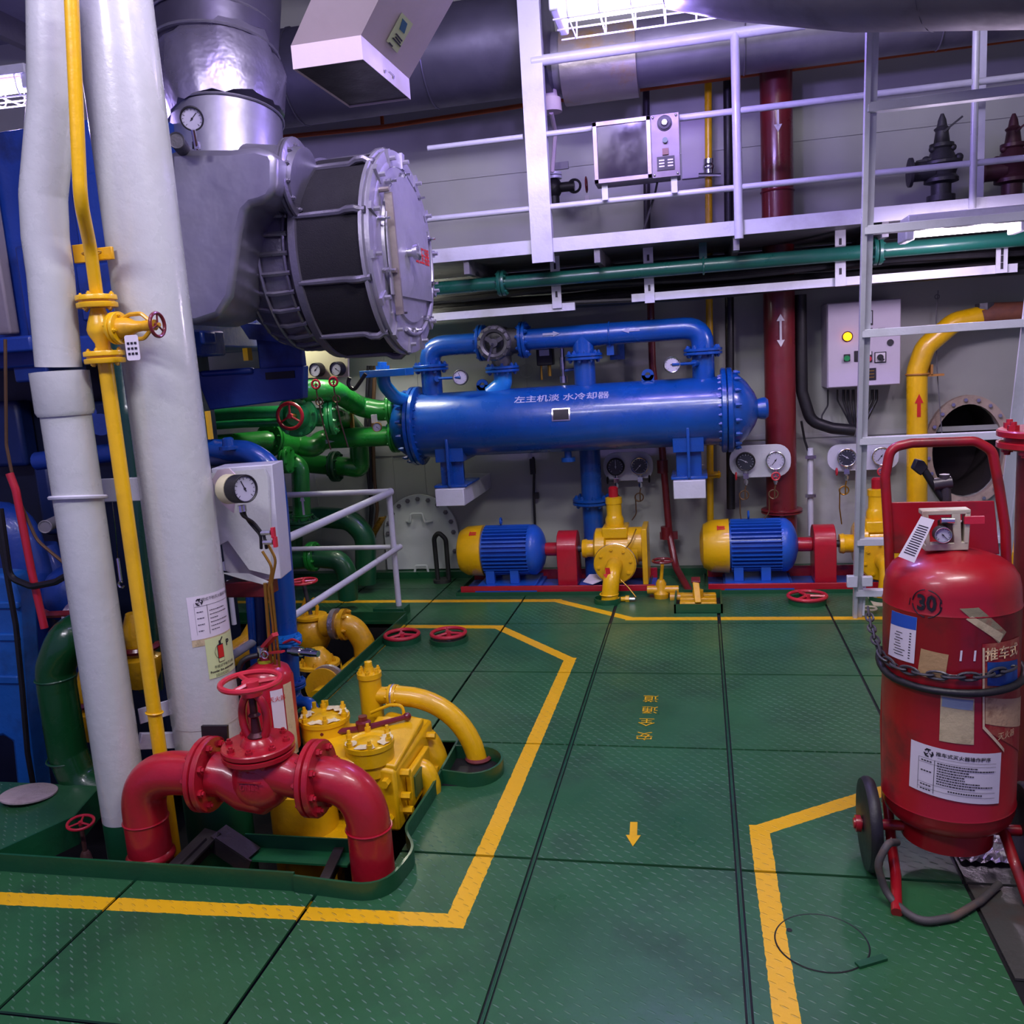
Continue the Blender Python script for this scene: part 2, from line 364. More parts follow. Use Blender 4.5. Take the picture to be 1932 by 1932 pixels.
# coamings round the openings
def coam(pts,h=.055,t=.008,close=False,m=DGRN,z0=-.02,name='coaming'):
    P=[V(p[0],p[1],0) for p in pts]; 
    if close: P.append(P[0])
    n=len(P); mb=MB(); vs=[]
    for i,p in enumerate(P):
        a=P[max(i-1,0)] if not(close and i==0) else P[-2]; b=P[min(i+1,n-1)] if not(close and i==n-1) else P[1]
        d=(b-a).normalized(); nn=V(-d.y,d.x,0)*t/2
        vs+=[p+nn+Z_*z0,p-nn+Z_*z0,p-nn+Z_*h,p+nn+Z_*h]
    fs=[(i*4+k,i*4+(k+1)%4,(i+1)*4+(k+1)%4,(i+1)*4+k) for i in range(n-1) for k in range(4)]+[(0,1,2,3),((n-1)*4+3,(n-1)*4+2,(n-1)*4+1,(n-1)*4)]
    mb.add(vs,fs); return mb.build(name,m,fl)
coam([(-3.6,2.035),(-1.13,2.035)],.055)
coam(route([V(-1.13,2.03,0),V(-.86,2.005,0),V(-.835,2.2,0),V(-.90,2.30,0),V(-.895,2.55,0)],.12),.05)
coam([(-.895,2.55),(-.905,3.01)],.05); coam([(-1.655,3.01),(-1.655,4.56)],.045); coam([(-3.6,4.565),(-1.655,4.565)],.05)
coam([(-2.2,2.045),(-2.07,2.335),(-2.13,2.56)],.012,.006,z0=-.09)
def oval(cx,cy,rx,ry,n=24,a0=0,a1=2*PI): return [(cx+rx*math.cos(a0+(a1-a0)*i/n),cy+ry*math.sin(a0+(a1-a0)*i/n)) for i in range(n)]
coam([(-.90,2.68),(-.80,2.66)]+oval(-.80,2.765,.095,.105,12,-PI/2,PI/2)+[(-.80,2.87),(-.90,2.87)],.05)
MB().prism([V(*p,0.0006) for p in [(-.90,2.66)]+oval(-.80,2.765,.093,.1,12,-PI/2,PI/2)+[(-.90,2.87)]],(0,0,.001)).build('opening',DRK,fl)  # dark sheet laid on the plate, standing in for the shaded hole
# engine-room bilge
coam([(.74,1.95),(.80,1.88),(.90,1.72),(.95,1.4)],.05)
b=MB(); b.bx((-6,.6,-.9),(3,5.7,-.86)); struct(b.build('trim_1',DRK))
b=MB(); b.bx((-.88,1.2,-.86),(-.84,3.0,-.05)); b.bx((-1.64,3.03,-.86),(-1.6,4.6,-.05)); b.bx((-3.7,1.96,-.86),(-.9,2.0,-.03)); b.bx((-3.7,4.58,-.86),(-1.6,4.62,-.05)); struct(b.build('trim_2',DRK))
# walls, ceiling
wb=MB(); 
def wall_with_hole():                        # back wall, with the oval manhole cut through it
    cx,cz,rx,rz=WH
    m=MB(); y0,y1=5.62,5.66; N=32
    inn=[(cx+rx*math.cos(2*PI*i/N),cz+rz*math.sin(2*PI*i/N)) for i in range(N)]
    X0,X1,Z0,Z1=cx-.6,cx+.6,cz-.6,cz+.6
    out=[]
    for i in range(N):
        c,s=math.cos(2*PI*i/N),math.sin(2*PI*i/N); k=.6/max(abs(c),abs(s)); out.append((cx+c*k,cz+s*k))
    vs=[V(p[0],y0,p[1]) for p in inn]+[V(p[0],y0,p[1]) for p in out]+[V(p[0],y1,p[1]) for p in inn]
    m.add(vs,[(i,(i+1)%N,N+(i+1)%N,N+i) for i in range(N)]+[(i,(i+1)%N,2*N+(i+1)%N,2*N+i) for i in range(N)])
    m.bx((-6,y0,-.9),(X0,y1,4)); m.bx((X1,y0,-.9),(4,y1,4)); m.bx((X0,y0,Z1),(X1,y1,4)); m.bx((X0,y0,-.9),(X1,y1,Z0))
    return m.build('wall_back',WALL)
_c=Q(1822,850,5.62); WH=(_c.x,_c.z,S(62,_c),S(88,_c))
struct(wall_with_hole())
struct(MB().bx((-6.04,-1,-.9),(-6,5.66,4)).build('wall_left',WALL)); struct(MB().bx((3.2,.5,-.9),(3.24,5.66,4)).build('wall_right',WALL))
struct(MB().bx((-6,1.5,3.75),(3.2,5.66,3.8)).build('ceiling',mat('ceiling_paint','8f8f9c',.6,0,.2,'5a5866',.2,10)))
mb=MB()
for x in (-5,-4.2,-3.4,-2.6,-1.8,-1,-.2,.6,1.4,2.2): mb.bx((x-.03,1.5,3.6),(x+.03,5.6,3.75))
struct(mb.build('trim_3',GREY))
# dado band on the wall: folded seam lines
for k,(z,h) in enumerate(((2.55,.02),(2.33,.012),(2.12,.012),(.83,.03))):
    struct(MB().bx((-5.9,5.612,z),(3.1,5.62,z+h)).build('baseboard_back' if k==3 else 'trim_%d'%(4+k),WALL))
for x in (-2.05,-1.83,-2.62,-1.1,.5): struct(MB().bx((x,5.613,0),(x+.012,5.62,1.9)).build('trim_%d'%(20+int(x*10)%17),WALL))
struct(MB().bx((-3.6,5.52,-.02),(2.5,5.60,.045)).build('trim_9',DGRN))

# ---------------------------------------------------------------- catwalk
cw=T('catwalk','grey steel catwalk with tube railing above the blue cooler','catwalk',(0.3,5.1,1.95))
MB().bx((-3.2,4.69,1.95),(2.6,4.70,2.02)).build('toe_board',WHT,cw)
MB().bx((-3.2,4.70,1.955),(2.6,5.6,1.965)).build('deck',GREY,cw)
for x in (-2.6,-1.9,-1.2,-.5,.2,.9,1.6,2.3): MB().bx((x-.015,4.71,1.88),(x+.015,5.6,1.955)).build('deck_beam',GREY,cw)
zt=2.88; zm=Q(1055,252,4.7).z; zl=Q(1200,375,4.7).z
def rail(xa,xb,z,r,y=4.68): return MB().cyl(V(xa,y,z),V(xb,y,z),r,n=12).build('rail',WHT,cw)
xa=Q(1005,120,4.7).x; rail(xa,Q(1518,47,4.7).x,zt,.026)
rail(Q(810,290,4.7).x,Q(988,257,4.7).x,zm,.014); rail(xa,Q(1118,240,4.7).x,zm,.014); rail(Q(1282,218,4.7).x,2.6,zm,.016)
rail(-1.9,2.6,zl,.015)
MB().bx((xa-.055,4.66,1.90),(xa+.055,4.672,3.6)).build('post',WHT,cw); MB().bx((xa+.045,4.672,1.90),(xa+.055,4.72,3.6)).build('post_flange',WHT,cw)
xp=Q(1390,260,4.7).x; MB().cyl((xp,4.675,1.93),(xp,4.675,2.88),.022).build('post',WHT,cw)
xq=Q(1836,200,4.7).x; MB().cyl((xq,4.675,1.97),(xq,4.675,3.0),.016).build('post',WHT,cw); MB().bx((xq+.05,4.9,1.97),(xq+.11,4.91,3.05)).build('post',WHT,cw)
# cable tray with hangers and bundled cables under the catwalk
tr=T('cable_tray','white perforated cable tray hung beneath the catwalk','cable tray',(0,5.05,1.66))
def bp(x0,y0,x1,y1,Y,h,name,m=WHT,t=.03):
    a=Q(x0,y0,Y); b=Q(x1,y1,Y); z=(a.z+b.z)/2; return MB().bx((a.x,Y-t/2,z-h/2),(b.x,Y+t/2,z+h/2)).build(name,m,tr)
bp(800,602,1085,576,4.95,.042,'tray_rail'); bp(1192,564,1918,504,4.95,.042,'tray_rail')
for x,y0,y1 in ((1046,476,582),(1222,458,572),(1585,428,540),(1890,462,515)):
    a=Q(x,y0,4.93); b=Q(x,y1,4.93); h=MB(); h.bx((a.x-.026,4.92,b.z),(a.x+.026,4.93,a.z)).build('hanger',WHT,tr)
    s=MB(); 
    for k in range(3): zz=a.z+(b.z-a.z)*(.25+.25*k); s.bx((a.x-.006,4.918,zz-.016),(a.x+.006,4.9195,zz+.016))
    s.build('slot',INK,tr)
for k in range(11):
    y=4.98+.05*(k%6); z=1.69+.045*(k//3)+.012*(k%3); pts=[]
    for i in range(25): x=-2.6+5.2*i/24; pts.append(V(x,y+.015*math.sin(i*1.3+k),z+.01*math.sin(i*.9+k*2)))
    MB().tube(pts,.015+.005*(k%3),7).build('cable',BLK,tr)
for k in range(5):
    z=1.84+.02*k; MB().bx((-2.6,5.2+.06*k,z),(2.6,5.24+.06*k,z+.018)).build('cable_bundle',BLK,tr)

# green line under the catwalk
gp=T('green_pipe','long sea green pipe slung under the catwalk','pipe',Q(1300,505,4.86))
zg=(Q(820,550,4.86).z+Q(1900,447,4.86).z)/2; rg=S(13.5,Q(1300,505,4.86))
MB().cyl(V(-2.4,4.86,zg),V(1.95,4.86,zg),rg,n=20).build('pipe_run',TEAL,gp)
for px in (945,1655): c=Q(px,500,4.86); flange(V(c.x,4.86,zg),X_,rg*1.85,.018,TEAL,gp,8)
for px in (1327,): c=Q(px,500,4.86); MB().torus(V(c.x,4.86,zg),X_,rg+.004,.006,20,6).bx((c.x-.02,4.87,zg),(c.x+.02,4.88,1.95)).build('pipe_clamp',TEAL,gp)

# ---------------------------------------------------------------- ducts and pipes overhead
def seamtube(name,label,cat,pts,r,m,seams=6,n=24,group=None):
    t=T(name,label,cat,pts[0],group); MB().tube(pts,r,n).build('duct_skin',m,t)
    P=[Vector(p) for p in pts]
    for k in range(1,seams):
        f=k/seams*(len(P)-1); i=int(f); q=P[i].lerp(P[min(i+1,len(P)-1)],f-i); d=(P[min(i+1,len(P)-1)]-P[i]).normalized()
        rr=r[i] if isinstance(r,(list,tuple)) else r
        MB().torus(q,d,rr+.001,.005,24,5).build('seam_band',m,t)
    return t
seamtube('wall_duct','large dark foil-clad duct behind the beige vent box','duct',(lambda z:[V(-2.9,4.95,z),V(-1.9,4.95,z),V(-.84,4.95,z),V(-.72,4.95,z)])(Q(850,105,4.95).z),.25,mat('dark_duct','5a5868',.4,.6,.4,'35323f',.6,7,var=.2,dscale=3),4)
a=Q(1022,128,5.1); 
dl=seamtube('lagged_duct','silver lagged duct along the wall behind the railing','duct',[V(a.x,5.1,a.z),V(a.x+.6,5.1,a.z),V(3.1,5.1,a.z)],.165,DUCT,7)
MB().tube([V(a.x+.12,5.1,a.z-.02),V(a.x+.52,5.1,a.z-.02)],.19,24).build('patched_cover',mat('worn_foil','a09a96',.4,.6,.8,'b08a2a',.5,20,dscale=5),dl)
seamtube('ceiling_duct','big grey duct crossing above the ladder','duct',[Q(1235,-50,4.0),Q(1400,-90,3.6),Q(1640,-110,3.3),Q(2050,-150,3.0)],[.12,.22,.26,.27],mat('grey_duct','6f6a7a',.45,.4,.3,'3a3644',.5,8,var=.15),5)
def line(name,label,pts,r,m,rad=.05,n=10,cat='pipe',group=None):
    o=MB().tube(route(pts,rad),r,n).build(name,m); return tag(o,label,cat,group)
line('copper_line','upper thin orange pipe high on the wall beside the exhaust',[Q(500,240,5.5),Q(720,214,5.5),Q(722,240,5.5)],.012,ORG,.02)
line('copper_line','long thin orange pipe running under the lagged duct',[Q(500,262,5.45),Q(720,240,5.45),Q(1060,188,5.45),Q(1932,72,5.45)],.014,ORG,.02)
line('maroon_line','short dark red pipe beneath the vent box',[Q(510,220,5.3),Q(640,197,5.3)],.028,MAR,.02)
# ================================================================ blue shell and tube cooler
YC=5.12; ZC=Q(1080,789,YC).z; RC=.193
xL=Q(778,800,4.95).x; xR=Q(1362,775,4.95).x
ck=T('heat_exchanger','big blue horizontal cylindrical cooler on wall brackets with Chinese lettering','cooler',V((xL+xR)/2,YC,ZC-RC))
cc=lambda x,dz=0,dy=0: V(x,YC+dy,ZC+dz)
MB().cyl(cc(xL-.02),cc(xR+.02),RC,n=48).build('shell',BLU,ck)
flange(cc(xL-.02),X_,RC+.045,.026,BLU,ck,24,'shell_flange',br=.010); flange(cc(xR+.03),X_,RC+.045,.03,BLU,ck,24,'shell_flange',br=.012)
mb=MB(); mb.lathe(cc(xR+.06),X_,[(0,RC+.02),(.03,RC+.01),(.08,RC*.8),(.12,RC*.5),(.14,RC*.25),(.14,.0)],36); mb.bolts(cc(xR+.075),X_,RC+.02,16,.012,.03); d=mb.build('end_cover',BLU,ck)
MB().lathe(cc(xR+.18),X_,[(0,.05),(.04,.06),(.06,.062),(.075,.05),(.075,.0)],20).build('drain_plug',BLU,ck)
mb=MB(); mb.lathe(cc(xL-.05),-X_,[(0,RC+.0),(.05,RC-.02),(.10,RC*.7),(.13,RC*.4),(.13,0)],36); mb.bolts(cc(xL-.065),-X_,RC+.02,16,.012,.03); mb.build('end_cover',BLU,ck)
for dz,rr in ((.105,.062),(-.05,.062)):
    MB().cyl(cc(xL-.06,dz),cc(xL-.17,dz),rr,n=20).build('water_nozzle',BLU,ck); 
MB().cyl(cc(xL-.1,0),cc(xL-.2,0),.03,n=14).sph(cc(xL-.2),.03).build('vent_plug',BLU,ck)
for px,n_ in ((909,0),(1222,1)):
    c=Q(px,705,YC); mb=MB(); mb.bx((c.x-.035,YC-.012,ZC+RC-.02),(c.x+.035,YC+.012,ZC+RC+.03)); mb.lathe(V(c.x,YC-.012,ZC+RC+.03),Y_,[(0,.016),(0,.035),(.024,.035),(.024,.016)],18,cap=False); mb.build('lifting_lug',BLU,ck)
c=Q(1072,862,YC); MB().cyl((c.x,YC,ZC-RC-.035),(c.x,YC,ZC-RC+.02),.022,n=14).cyl((c.x,YC,ZC-RC-.06),(c.x,YC,ZC-RC-.035),.042,n=16).build('drain_flange',BLU,ck)
# name plate and lettering follow the shell's curve
def onshell(xc,z0): 
    a0=math.asin((z0-ZC)/RC)
    return lambda u,v: V(xc+u,YC-math.cos(a0+v/RC)*(RC+.0015),ZC+math.sin(a0+v/RC)*(RC+.0015))
c=Q(1057,745,YC-.14); text('左主机淡 水冷却器',onshell(c.x+.005,ZC+.128),.066,LILT,ck,squash=.8,off=.0012)
c=Q(1058,782,YC-RC); f=onshell(c.x,min(c.z,ZC+RC*.9)); MB().grid(lambda u,v:f(u,v)+V(0,-.003,0),-.052,.052,-.036,.036,4,4).build('name_plate_frame',CHR,ck)
MB().grid(lambda u,v:f(u,v)+V(0,-.006,0),-.044,.044,-.029,.029,4,4).build('name_plate',INK,ck)
for px in (852,1300):
    c=Q(px,880,YC-.1); zb=ZC-RC; 
    MB().bx((c.x-.085,YC-.14,zb-.02),(c.x+.085,YC+.16,zb+.07)).bx((c.x-.008,YC-.18,zb-.16),(c.x+.008,YC+.16,zb+.12)).bx((c.x-.1,YC-.16,zb-.17),(c.x+.1,YC+.16,zb-.155)).bx((c.x-.07,YC-.1,zb-.16),(c.x+.07,YC-.085,zb+.05)).build('saddle',BLU,ck,bev=.003)
    w_=MB(); w_.bx((c.x-.088,YC-.19,zb-.275),(c.x+.088,5.62,zb-.172)); o=w_.build('wall_bracket',WHT,bev=.004)
    if px==852: tag(o,'white box bracket under the left end of the blue cooler','bracket','cooler brackets')
    else:
        tag(o,'white box bracket under the right end of the blue cooler','bracket','cooler brackets')
# ---------------------------------------------------------------- blue header pipes on top of it
hd=T('cooling_water_pipe','blue water pipe running above the cooler with tees down into it','pipe',V(-.8,YC,ZC+RC))
RH=.062; zh=(Q(860,650,YC).z+Q(1320,618,YC).z)/2
xa=Q(813,700,YC).x; xb=Q(1326,660,YC).x; xt=Q(1102,680,YC).x; x1=Q(905,650,YC).x; x2=Q(986,640,YC).x
MB().tube(route([V(xa,YC,ZC+RC-.02),V(xa,YC,zh),V(x1,YC,zh)],.1),RH,20).build('pipe_run',BLU,hd)
MB().tube(route([V(x2,YC,zh),V(xb,YC,zh),V(xb,YC,ZC+RC-.02)],.1),RH,20).build('pipe_run',BLU,hd)
MB().cyl(V(xt,YC,zh),V(xt,YC,ZC+RC-.02),RH,n=20).build('tee_branch',BLU,hd)
for x,z in ((xa,Q(812,694,YC).z),(xb,Q(1328,663,YC).z),(xt,Q(1103,673,YC).z)): flange(V(x,YC,z),Z_,RH*1.72,.016,BLU,hd)
for x in (x1+.015,x2+.005): flange(V(x,YC,zh),X_,RH*1.72,.018,BLU,hd)
def arrow(cx,cy,Y,L,W,ang,m,par,name='flow_arrow',tip=.4,dbl=False):
    c=Q(cx,cy,Y); d=V(math.cos(ang),0,math.sin(ang)); n=V(-d.z,0,d.x); t=L/2
    pl=[c-d*t+n*W*.22,c+d*(t-L*tip)+n*W*.22,c+d*(t-L*tip)+n*W*.5,c+d*t,c+d*(t-L*tip)-n*W*.5,c+d*(t-L*tip)-n*W*.22,c-d*t-n*W*.22]
    return MB().prism(pl,(0,.0015,0)).build(name,m,par)
for px,py,a in ((1040,630,0),(1190,623,PI)): arrow(px,py,YC-RH-.003,.10,.03,a,LILT,hd)
c=Q(1150,630,YC); MB().torus(V(c.x,YC,zh),X_,RH+.004,.005,20,6).bx((c.x-.02,YC,zh-.12),(c.x+.02,5.6,zh-.06)).bx((c.x-.045,5.55,zh-.15),(c.x+.045,5.6,zh-.05)).build('pipe_clamp',BLU,hd)
# butterfly valve between the header runs, dark gearbox wheel facing the viewer
vv=T('butterfly_valve','dark cast valve with round handwheel amid the blue header pipe','valve',Q(945,656,YC))
vc=V(Q(945,656,YC).x,YC,zh-.01)
mb=MB(); mb.sph(vc,.1,(1,.9,1)); mb.cyl(V(x1+.03,YC,zh),V(x2-.02,YC,zh),.075,n=20); mb.cyl(vc,vc-Z_*.17,.06,n=16); mb.build('valve_body',IRON,vv)
mb=MB(); mb.torus(vc-Y_*.17,-Y_,.078,.022,28,8); mb.bolts(vc-Y_*.17,-Y_,.088,12,.012,.03)
for k in range(3): t=.5+k*2.09; mb.bar(vc-Y_*.17,vc-Y_*.17+V(math.cos(t),0,math.sin(t))*.08,.022,.014,Y_)
mb.cyl(vc-Y_*.19,vc-Y_*.02,.024,n=12); mb.build('handwheel',IRON,vv)
MB().bar(vc+V(.0,-.2,0),vc+V(-.035,-.2,-.1),.012,.008,Y_).build('lever',CHR,vv)
flange(vc-Z_*.15,Z_,.1,.016,BLU,vv); 
mb=MB(); mb.tube(route([vc-Z_*.16,vc-Z_*.24,V(vc.x-.08,YC,ZC+RC-.03)],.06),.055,18); mb.build('elbow',BLUL,vv)
# pipe below the cooler
dp=T('downpipe','blue vertical pipe dropping from the cooler behind the first pump','pipe',V(Q(1118,1090,5.35).x,5.35,0))
c=Q(1115,900,5.35); MB().cyl(V(c.x,5.35,0),V(c.x,5.35,ZC-.05),.064,n=20).build('pipe_run',BLU,dp); flange(V(c.x,5.35,Q(1118,945,5.35).z),Z_,.12,.018,BLU,dp)
# dial thermometers screwed in the header
def side_gauge(px,py,ex,ey,R,label,dark=False,ang=-.3,Y=5.0,bez=None):
    c=Q(px,py,Y); g=T('dial_thermometer',label,'gauge',c-Z_*R); gauge(c,-Y_+V(.12,0,.05),R,g,dark=dark,ang=ang,bez=bez)
    MB().cyl(c+Y_*.0,V(Q(ex,ey,YC).x,Y+.03,c.z),.008,n=8).cyl(V(Q(ex,ey,YC).x-.01,Y+.03,c.z),V(Q(ex,ey,YC).x+(.03 if ex>px else -.03),YC,c.z),.018,n=10).build('stem',BLU,g)
side_gauge(868,712,836,712,.045,'round dial thermometer beside the left flange of the blue pipe',bez=IRON)
side_gauge(1268,688,1312,684,.045,'shiny round thermometer left of the right-hand blue flange',bez=CHR,ang=1.57)
# little transmitter box
c=Q(1029,672,5.3); tb=T('transmitter','small black transmitter box on the wall between the blue tees','sensor box',c-Z_*.08)
MB().box(c,(.1,.07,.11)).build('housing',BLK,tb,bev=.006); MB().box(c+V(0,-.037,.02),(.06,.004,.035)).build('label_plate',PAPER,tb)
MB().torus(c+V(0,0,.075),Y_,.03,.006,16,6,0,PI).build('cable_loop',BLK,tb); MB().cyl(c+V(.02,0,-.055),c+V(.02,0,-.12),.012,n=8).cyl(c+V(-.03,0,-.055),c+V(-.03,0,-.14),.007,n=8).build('glands',BRS,tb)
c=Q(1062,690,5.2); th=T('sensor','slim chromed sensor stub standing beside the middle blue tee','sensor',c-Z_*.1)
MB().cyl(c-Z_*.1,c+Z_*.1,.012,n=10).cyl(c-Z_*.02,c+Z_*.05,.02,n=10).cyl(c-Z_*.1,c-Z_*.06,.026,n=10).build('stem',CHR,th); MB().cyl(c-Z_*.03,c-Z_*.03+V(.11,0,.01),.008,n=8).build('branch',BLU,th)
c=Q(993,700,5.55); o=MB().torus(c,Y_,.04,.006,20,6).box(c,(.07,.01,.008)).build('wall_ring',WALL); tag(o,'small round wall socket behind the elbow of the dark valve','socket')

# ================================================================ motor and pump sets
def rbox(m,a,b,name,mt_,par,bev=.004): return MB().bx(a,b).build(name,mt_,par,bev=bev)
def pumpset(label,loc,grp,ox=0):
    """yellow-capped blue motor, red coupling guard and yellow gear pump; loc = left end of the fan cover at axis height"""
    x,y,z=loc; g=T('pump_set',label,'pump',V(x,y,z),grp); A=lambda dx,dy=0,dz=0: V(x+dx,y+dy,z+dz)
    R=.150
    MB().lathe(A(0),X_,[(0,.02),(.002,R*.5),(.02,R*.83),(.06,R*.98),(.155,R*1.02),(.155,R*.9)],32).build('fan_cover',YEL,g)
    MB().cyl(A(.15),A(.45),R*.84,n=32).build('motor_body',MBLU,g)
    mb=MB()
    for k in range(36):
        t=2*PI*k/36
        if 4.3<t<5.1: continue
        d=V(0,math.cos(t),math.sin(t)); mb.bar(A(.165)+d*R*.9,A(.425)+d*R*.9,.006,R*.2,d)
    mb.build('cooling_fin',MBLU,g,kind='stuff')
    MB().lathe(A(.42),X_,[(0,R*.97),(.018,R*1.0),(.035,R*.98),(.06,R*.84),(.078,R*.6),(.09,R*.3),(.09,0)],32).bolts(A(.43),X_,R*.93,8,.009,.02).build('end_shield',MBLU,g)
    MB().torus(A(.26,0,R+.025),X_,.018,.006,14,6).build('eye_bolt',MBLU,g)
    c=A(.115,0,0); f=lambda u,v:V(c.x+u,c.y-math.cos(.95+v/R)*(R*1.025),c.z+math.sin(.95+v/R)*(R*1.025)); mb=MB()
    for a_,b_ in ((-.016,-.006),(-.002,.008)):
        mb.grid(f,-.018,.018,a_,b_,3,1)
    mb.grid(f,-.022,-.016,-.02,.012,1,3); mb.build('stencil_mark',REDI,g)
    for dx in (.2,.34):
        for s in (-1,1): MB().bx(A(dx-.025,s*.09-.02,-R-.03),A(dx+.025,s*.09+.02,-R*.6)).build('foot',MBLU,g,bev=.003)
    rbox(None,A(.13,-.16,-R-.05),A(.46,.16,-R-.03),'motor_rail',MBLU,g); rbox(None,A(.12,-.17,-R-.068),A(.48,.17,-R-.05),'motor_rail',MBLU,g)
    MB().lathe(A(.50),X_,[(0,.035),(.02,.04),(.08,.04),(.09,.03)],18).build('shaft_hub',RED,g)
    mb=MB(); pr=[V(0,-.125+.25*0,-.2)]; P=[A(.585,-.1,-.195),A(.585,-.1,.01)]+[A(.585,.1*-math.cos(PI*k/10),.01+.1*math.sin(PI*k/10)) for k in range(1,10)]+[A(.585,.1,.01),A(.585,.1,-.195)]
    mb.prism(P,(.11,0,0)); mb.build('coupling_guard',RED,g,bev=.004)
    MB().cyl(A(.69),A(.75),.02,n=12).build('shaft',IRON,g)
    # pump
    MB().lathe(A(.72),X_,[(0,.03),(.0,.052),(.02,.056),(.03,.05),(.10,.05)],20).build('seal_housing',YEL,g)
    MB().lathe(A(.79),X_,[(0,.10),(.01,.118),(.06,.118),(.07,.1),(.24,.1),(.25,.0)],28).build('pump_body',YEL,g)
    rbox(None,A(.84,-.085,.07),A(.98,.085,.135),'valve_seat',YEL,g,.008)
    mb=MB(); mb.lathe(A(.905,0,.13),Z_,[(0,.05),(.04,.052),(.06,.044),(.065,.042),(.13,.042),(.132,.046),(.165,.046),(.17,.03)],20); mb.build('relief_valve',YEL,g)
    MB().lathe(A(.905,0,.30),Z_,[(0,.026),(.05,.027),(.06,.018),(.062,0)],16).build('valve_cap',RED,g)
    rbox(None,A(1.055,-.12,-.19),A(1.085,.12,.13),'end_plate',YEL,g); MB().cyl(A(.98,0,.02),A(1.06,0,.02),.1,n=24).build('gear_case',YEL,g)
    # discharge: round cover facing the viewer with the bend coming out
    fc=A(.91,-.13,-.062)
    MB().lathe(fc,-Y_,[(0,.113),(.002,.115),(.012,.115),(.014,.108),(.028,.108),(.03,.1)],32).bolts(fc-Y_*.028,-Y_,.088,8,.010,.014).build('cover_flange',YEL,g)
    MB().torus(fc-Y_*.006,-Y_,.114,.004,32,6).build('bright_gasket',CHR,g)
    MB().tube(route([fc,fc+V(-.0,-.20,0),fc+V(-.02,-.21,-.18)],.09,8),.044,18).build('discharge_bend',YEL,g)
    MB().torus(fc+V(-.018,-.207,-.12),Z_,.047,.004,20,6).build('weld_seam',YEL,g)
    MB().cyl(fc+V(0,-.20,-.155),fc+V(.07,-.20,-.15),.013,n=10).cyl(fc+V(.065,-.20,-.15),fc+V(.085,-.20,-.15),.019,n=6).build('drain_stub',YEL,g)
    MB().cyl(fc+V(.085,-.20,-.15),fc+V(.115,-.20,-.15),.010,n=8).build('drain_plug',CHR,g)
    P=[A(1.03,-.1,.13),A(1.0,-.13,.06),fc+V(0,-.04,.0)+V(-.01,0,0),fc+V(.02,-.16,-.03),fc+V(.08,-.18,-.09),fc+V(.12,-.20,-.14)]
    MB().tube(route(P,.03,4),.0035,6).build('sensing_tube',BRS,g)
    # bed frame
    rbox(None,A(.04,-.17,-.24),A(1.12,-.155,-.178),'bed_rail',RED,g,.002); rbox(None,A(.04,.155,-.24),A(1.12,.17,-.16),'bed_rail',RED,g,.002)
    rbox(None,A(.04,-.155,-.235),A(1.12,.155,-.219),'bed_plate',mat('bed_blue','3a52b0',.5,0,.5,'5a5a66',.3,20),g,.002)
    if ox: MB().prism([fc+V(-.020,-.222,-.0)+V(*p) for p in ((.012,0,.03),(.016,0,-.01),(.028,0,-.012),(.005,-.012,-.045),(-.024,0,-.006),(-.010,0,-.005),(-.012,0,.03))],(0,.002,0)).build('flow_arrow',REDI,g)
    g.scale=(1.10,1.058,1.058)
    return g
YM=5.27; p1=Q(866,1040,YM); p2=Q(1320,1030,YM)
z1=(p1.z+p2.z)/2
pumpset('yellow and blue motor with pump, in front of the white hatch cover',(p1.x,YM,z1),'motor pump sets on the plates by the wall',1)
pumpset('yellow and blue motor with pump partly behind the ladder rail',(p2.x,YM,z1),'motor pump sets on the plates by the wall')
coam([(p1.x+.02,5.5),(p1.x+.02,5.07),(p1.x+1.2,5.07),(p1.x+1.2,5.5)],.022); coam([(p2.x+.02,5.5),(p2.x+.02,5.07),(p2.x+1.2,5.07)],.022)
for pp in (p1,p2):
    c=V(pp.x+.97,4.905,0); coam(oval(c.x,c.y,.075,.065,20),.03,.006,True)
    if pp is p2: pass
arrowm=REDI
c=Q(1158,1068,4.66); 
# red arrow painted on the first pump's bend
# paper lying by pump one
o=MB().prism([Q(1100,1098,5.1),Q(1112,1084,5.22),Q(1140,1083,5.22),Q(1142,1093,5.14),Q(1118,1103,5.08)],(0,0,.002)).build('rag',PAPER); tag(o,'crumpled white cloth lying on the bed of the first pump','rag')
# ================================================================ hatch cover and manhole
hc=T('hatch_cover','white arched bolted hatch cover on the wall left of the first motor','hatch cover',V(Q(795,1080,5.6).x,5.6,0))
cx=Q(797,1000,5.6).x; xl=Q(727,1010,5.6).x; xr=Q(866,1010,5.6).x; rz=(xr-xl)/2; zt_=Q(795,932,5.6).z; zc=zt_-rz; cx=(xl+xr)/2
pts=[V(xl,5.6,.05)]+[V(cx-rz*math.cos(PI*k/24),5.6,zc+rz*math.sin(PI*k/24)) for k in range(25)]+[V(xr,5.6,.05)]
COV=mat('hatch_paint','ccd2d0',.45,0,.15,'77777a',.2,25,var=.04)
MB().prism(pts,(0,-.02,0)).build('cover_plate',COV,hc,bev=.003)
for k in range(-2,11):
    if k<0: P_=[(xl+.03,zc-.13*(-k)),(xr-.03,zc-.13*(-k))]
    else: t=PI*k/10; P_=[(cx-(rz-.03)*math.cos(t),zc+(rz-.03)*math.sin(t))]
    for q in P_:
        if q[1]<.08: continue
        p=V(q[0],5.58,q[1]); MB().cyl(p,p-Y_*.012,.016,n=6).cyl(p,p-Y_*.03,.008,n=6).build('bolt',GREY,hc)
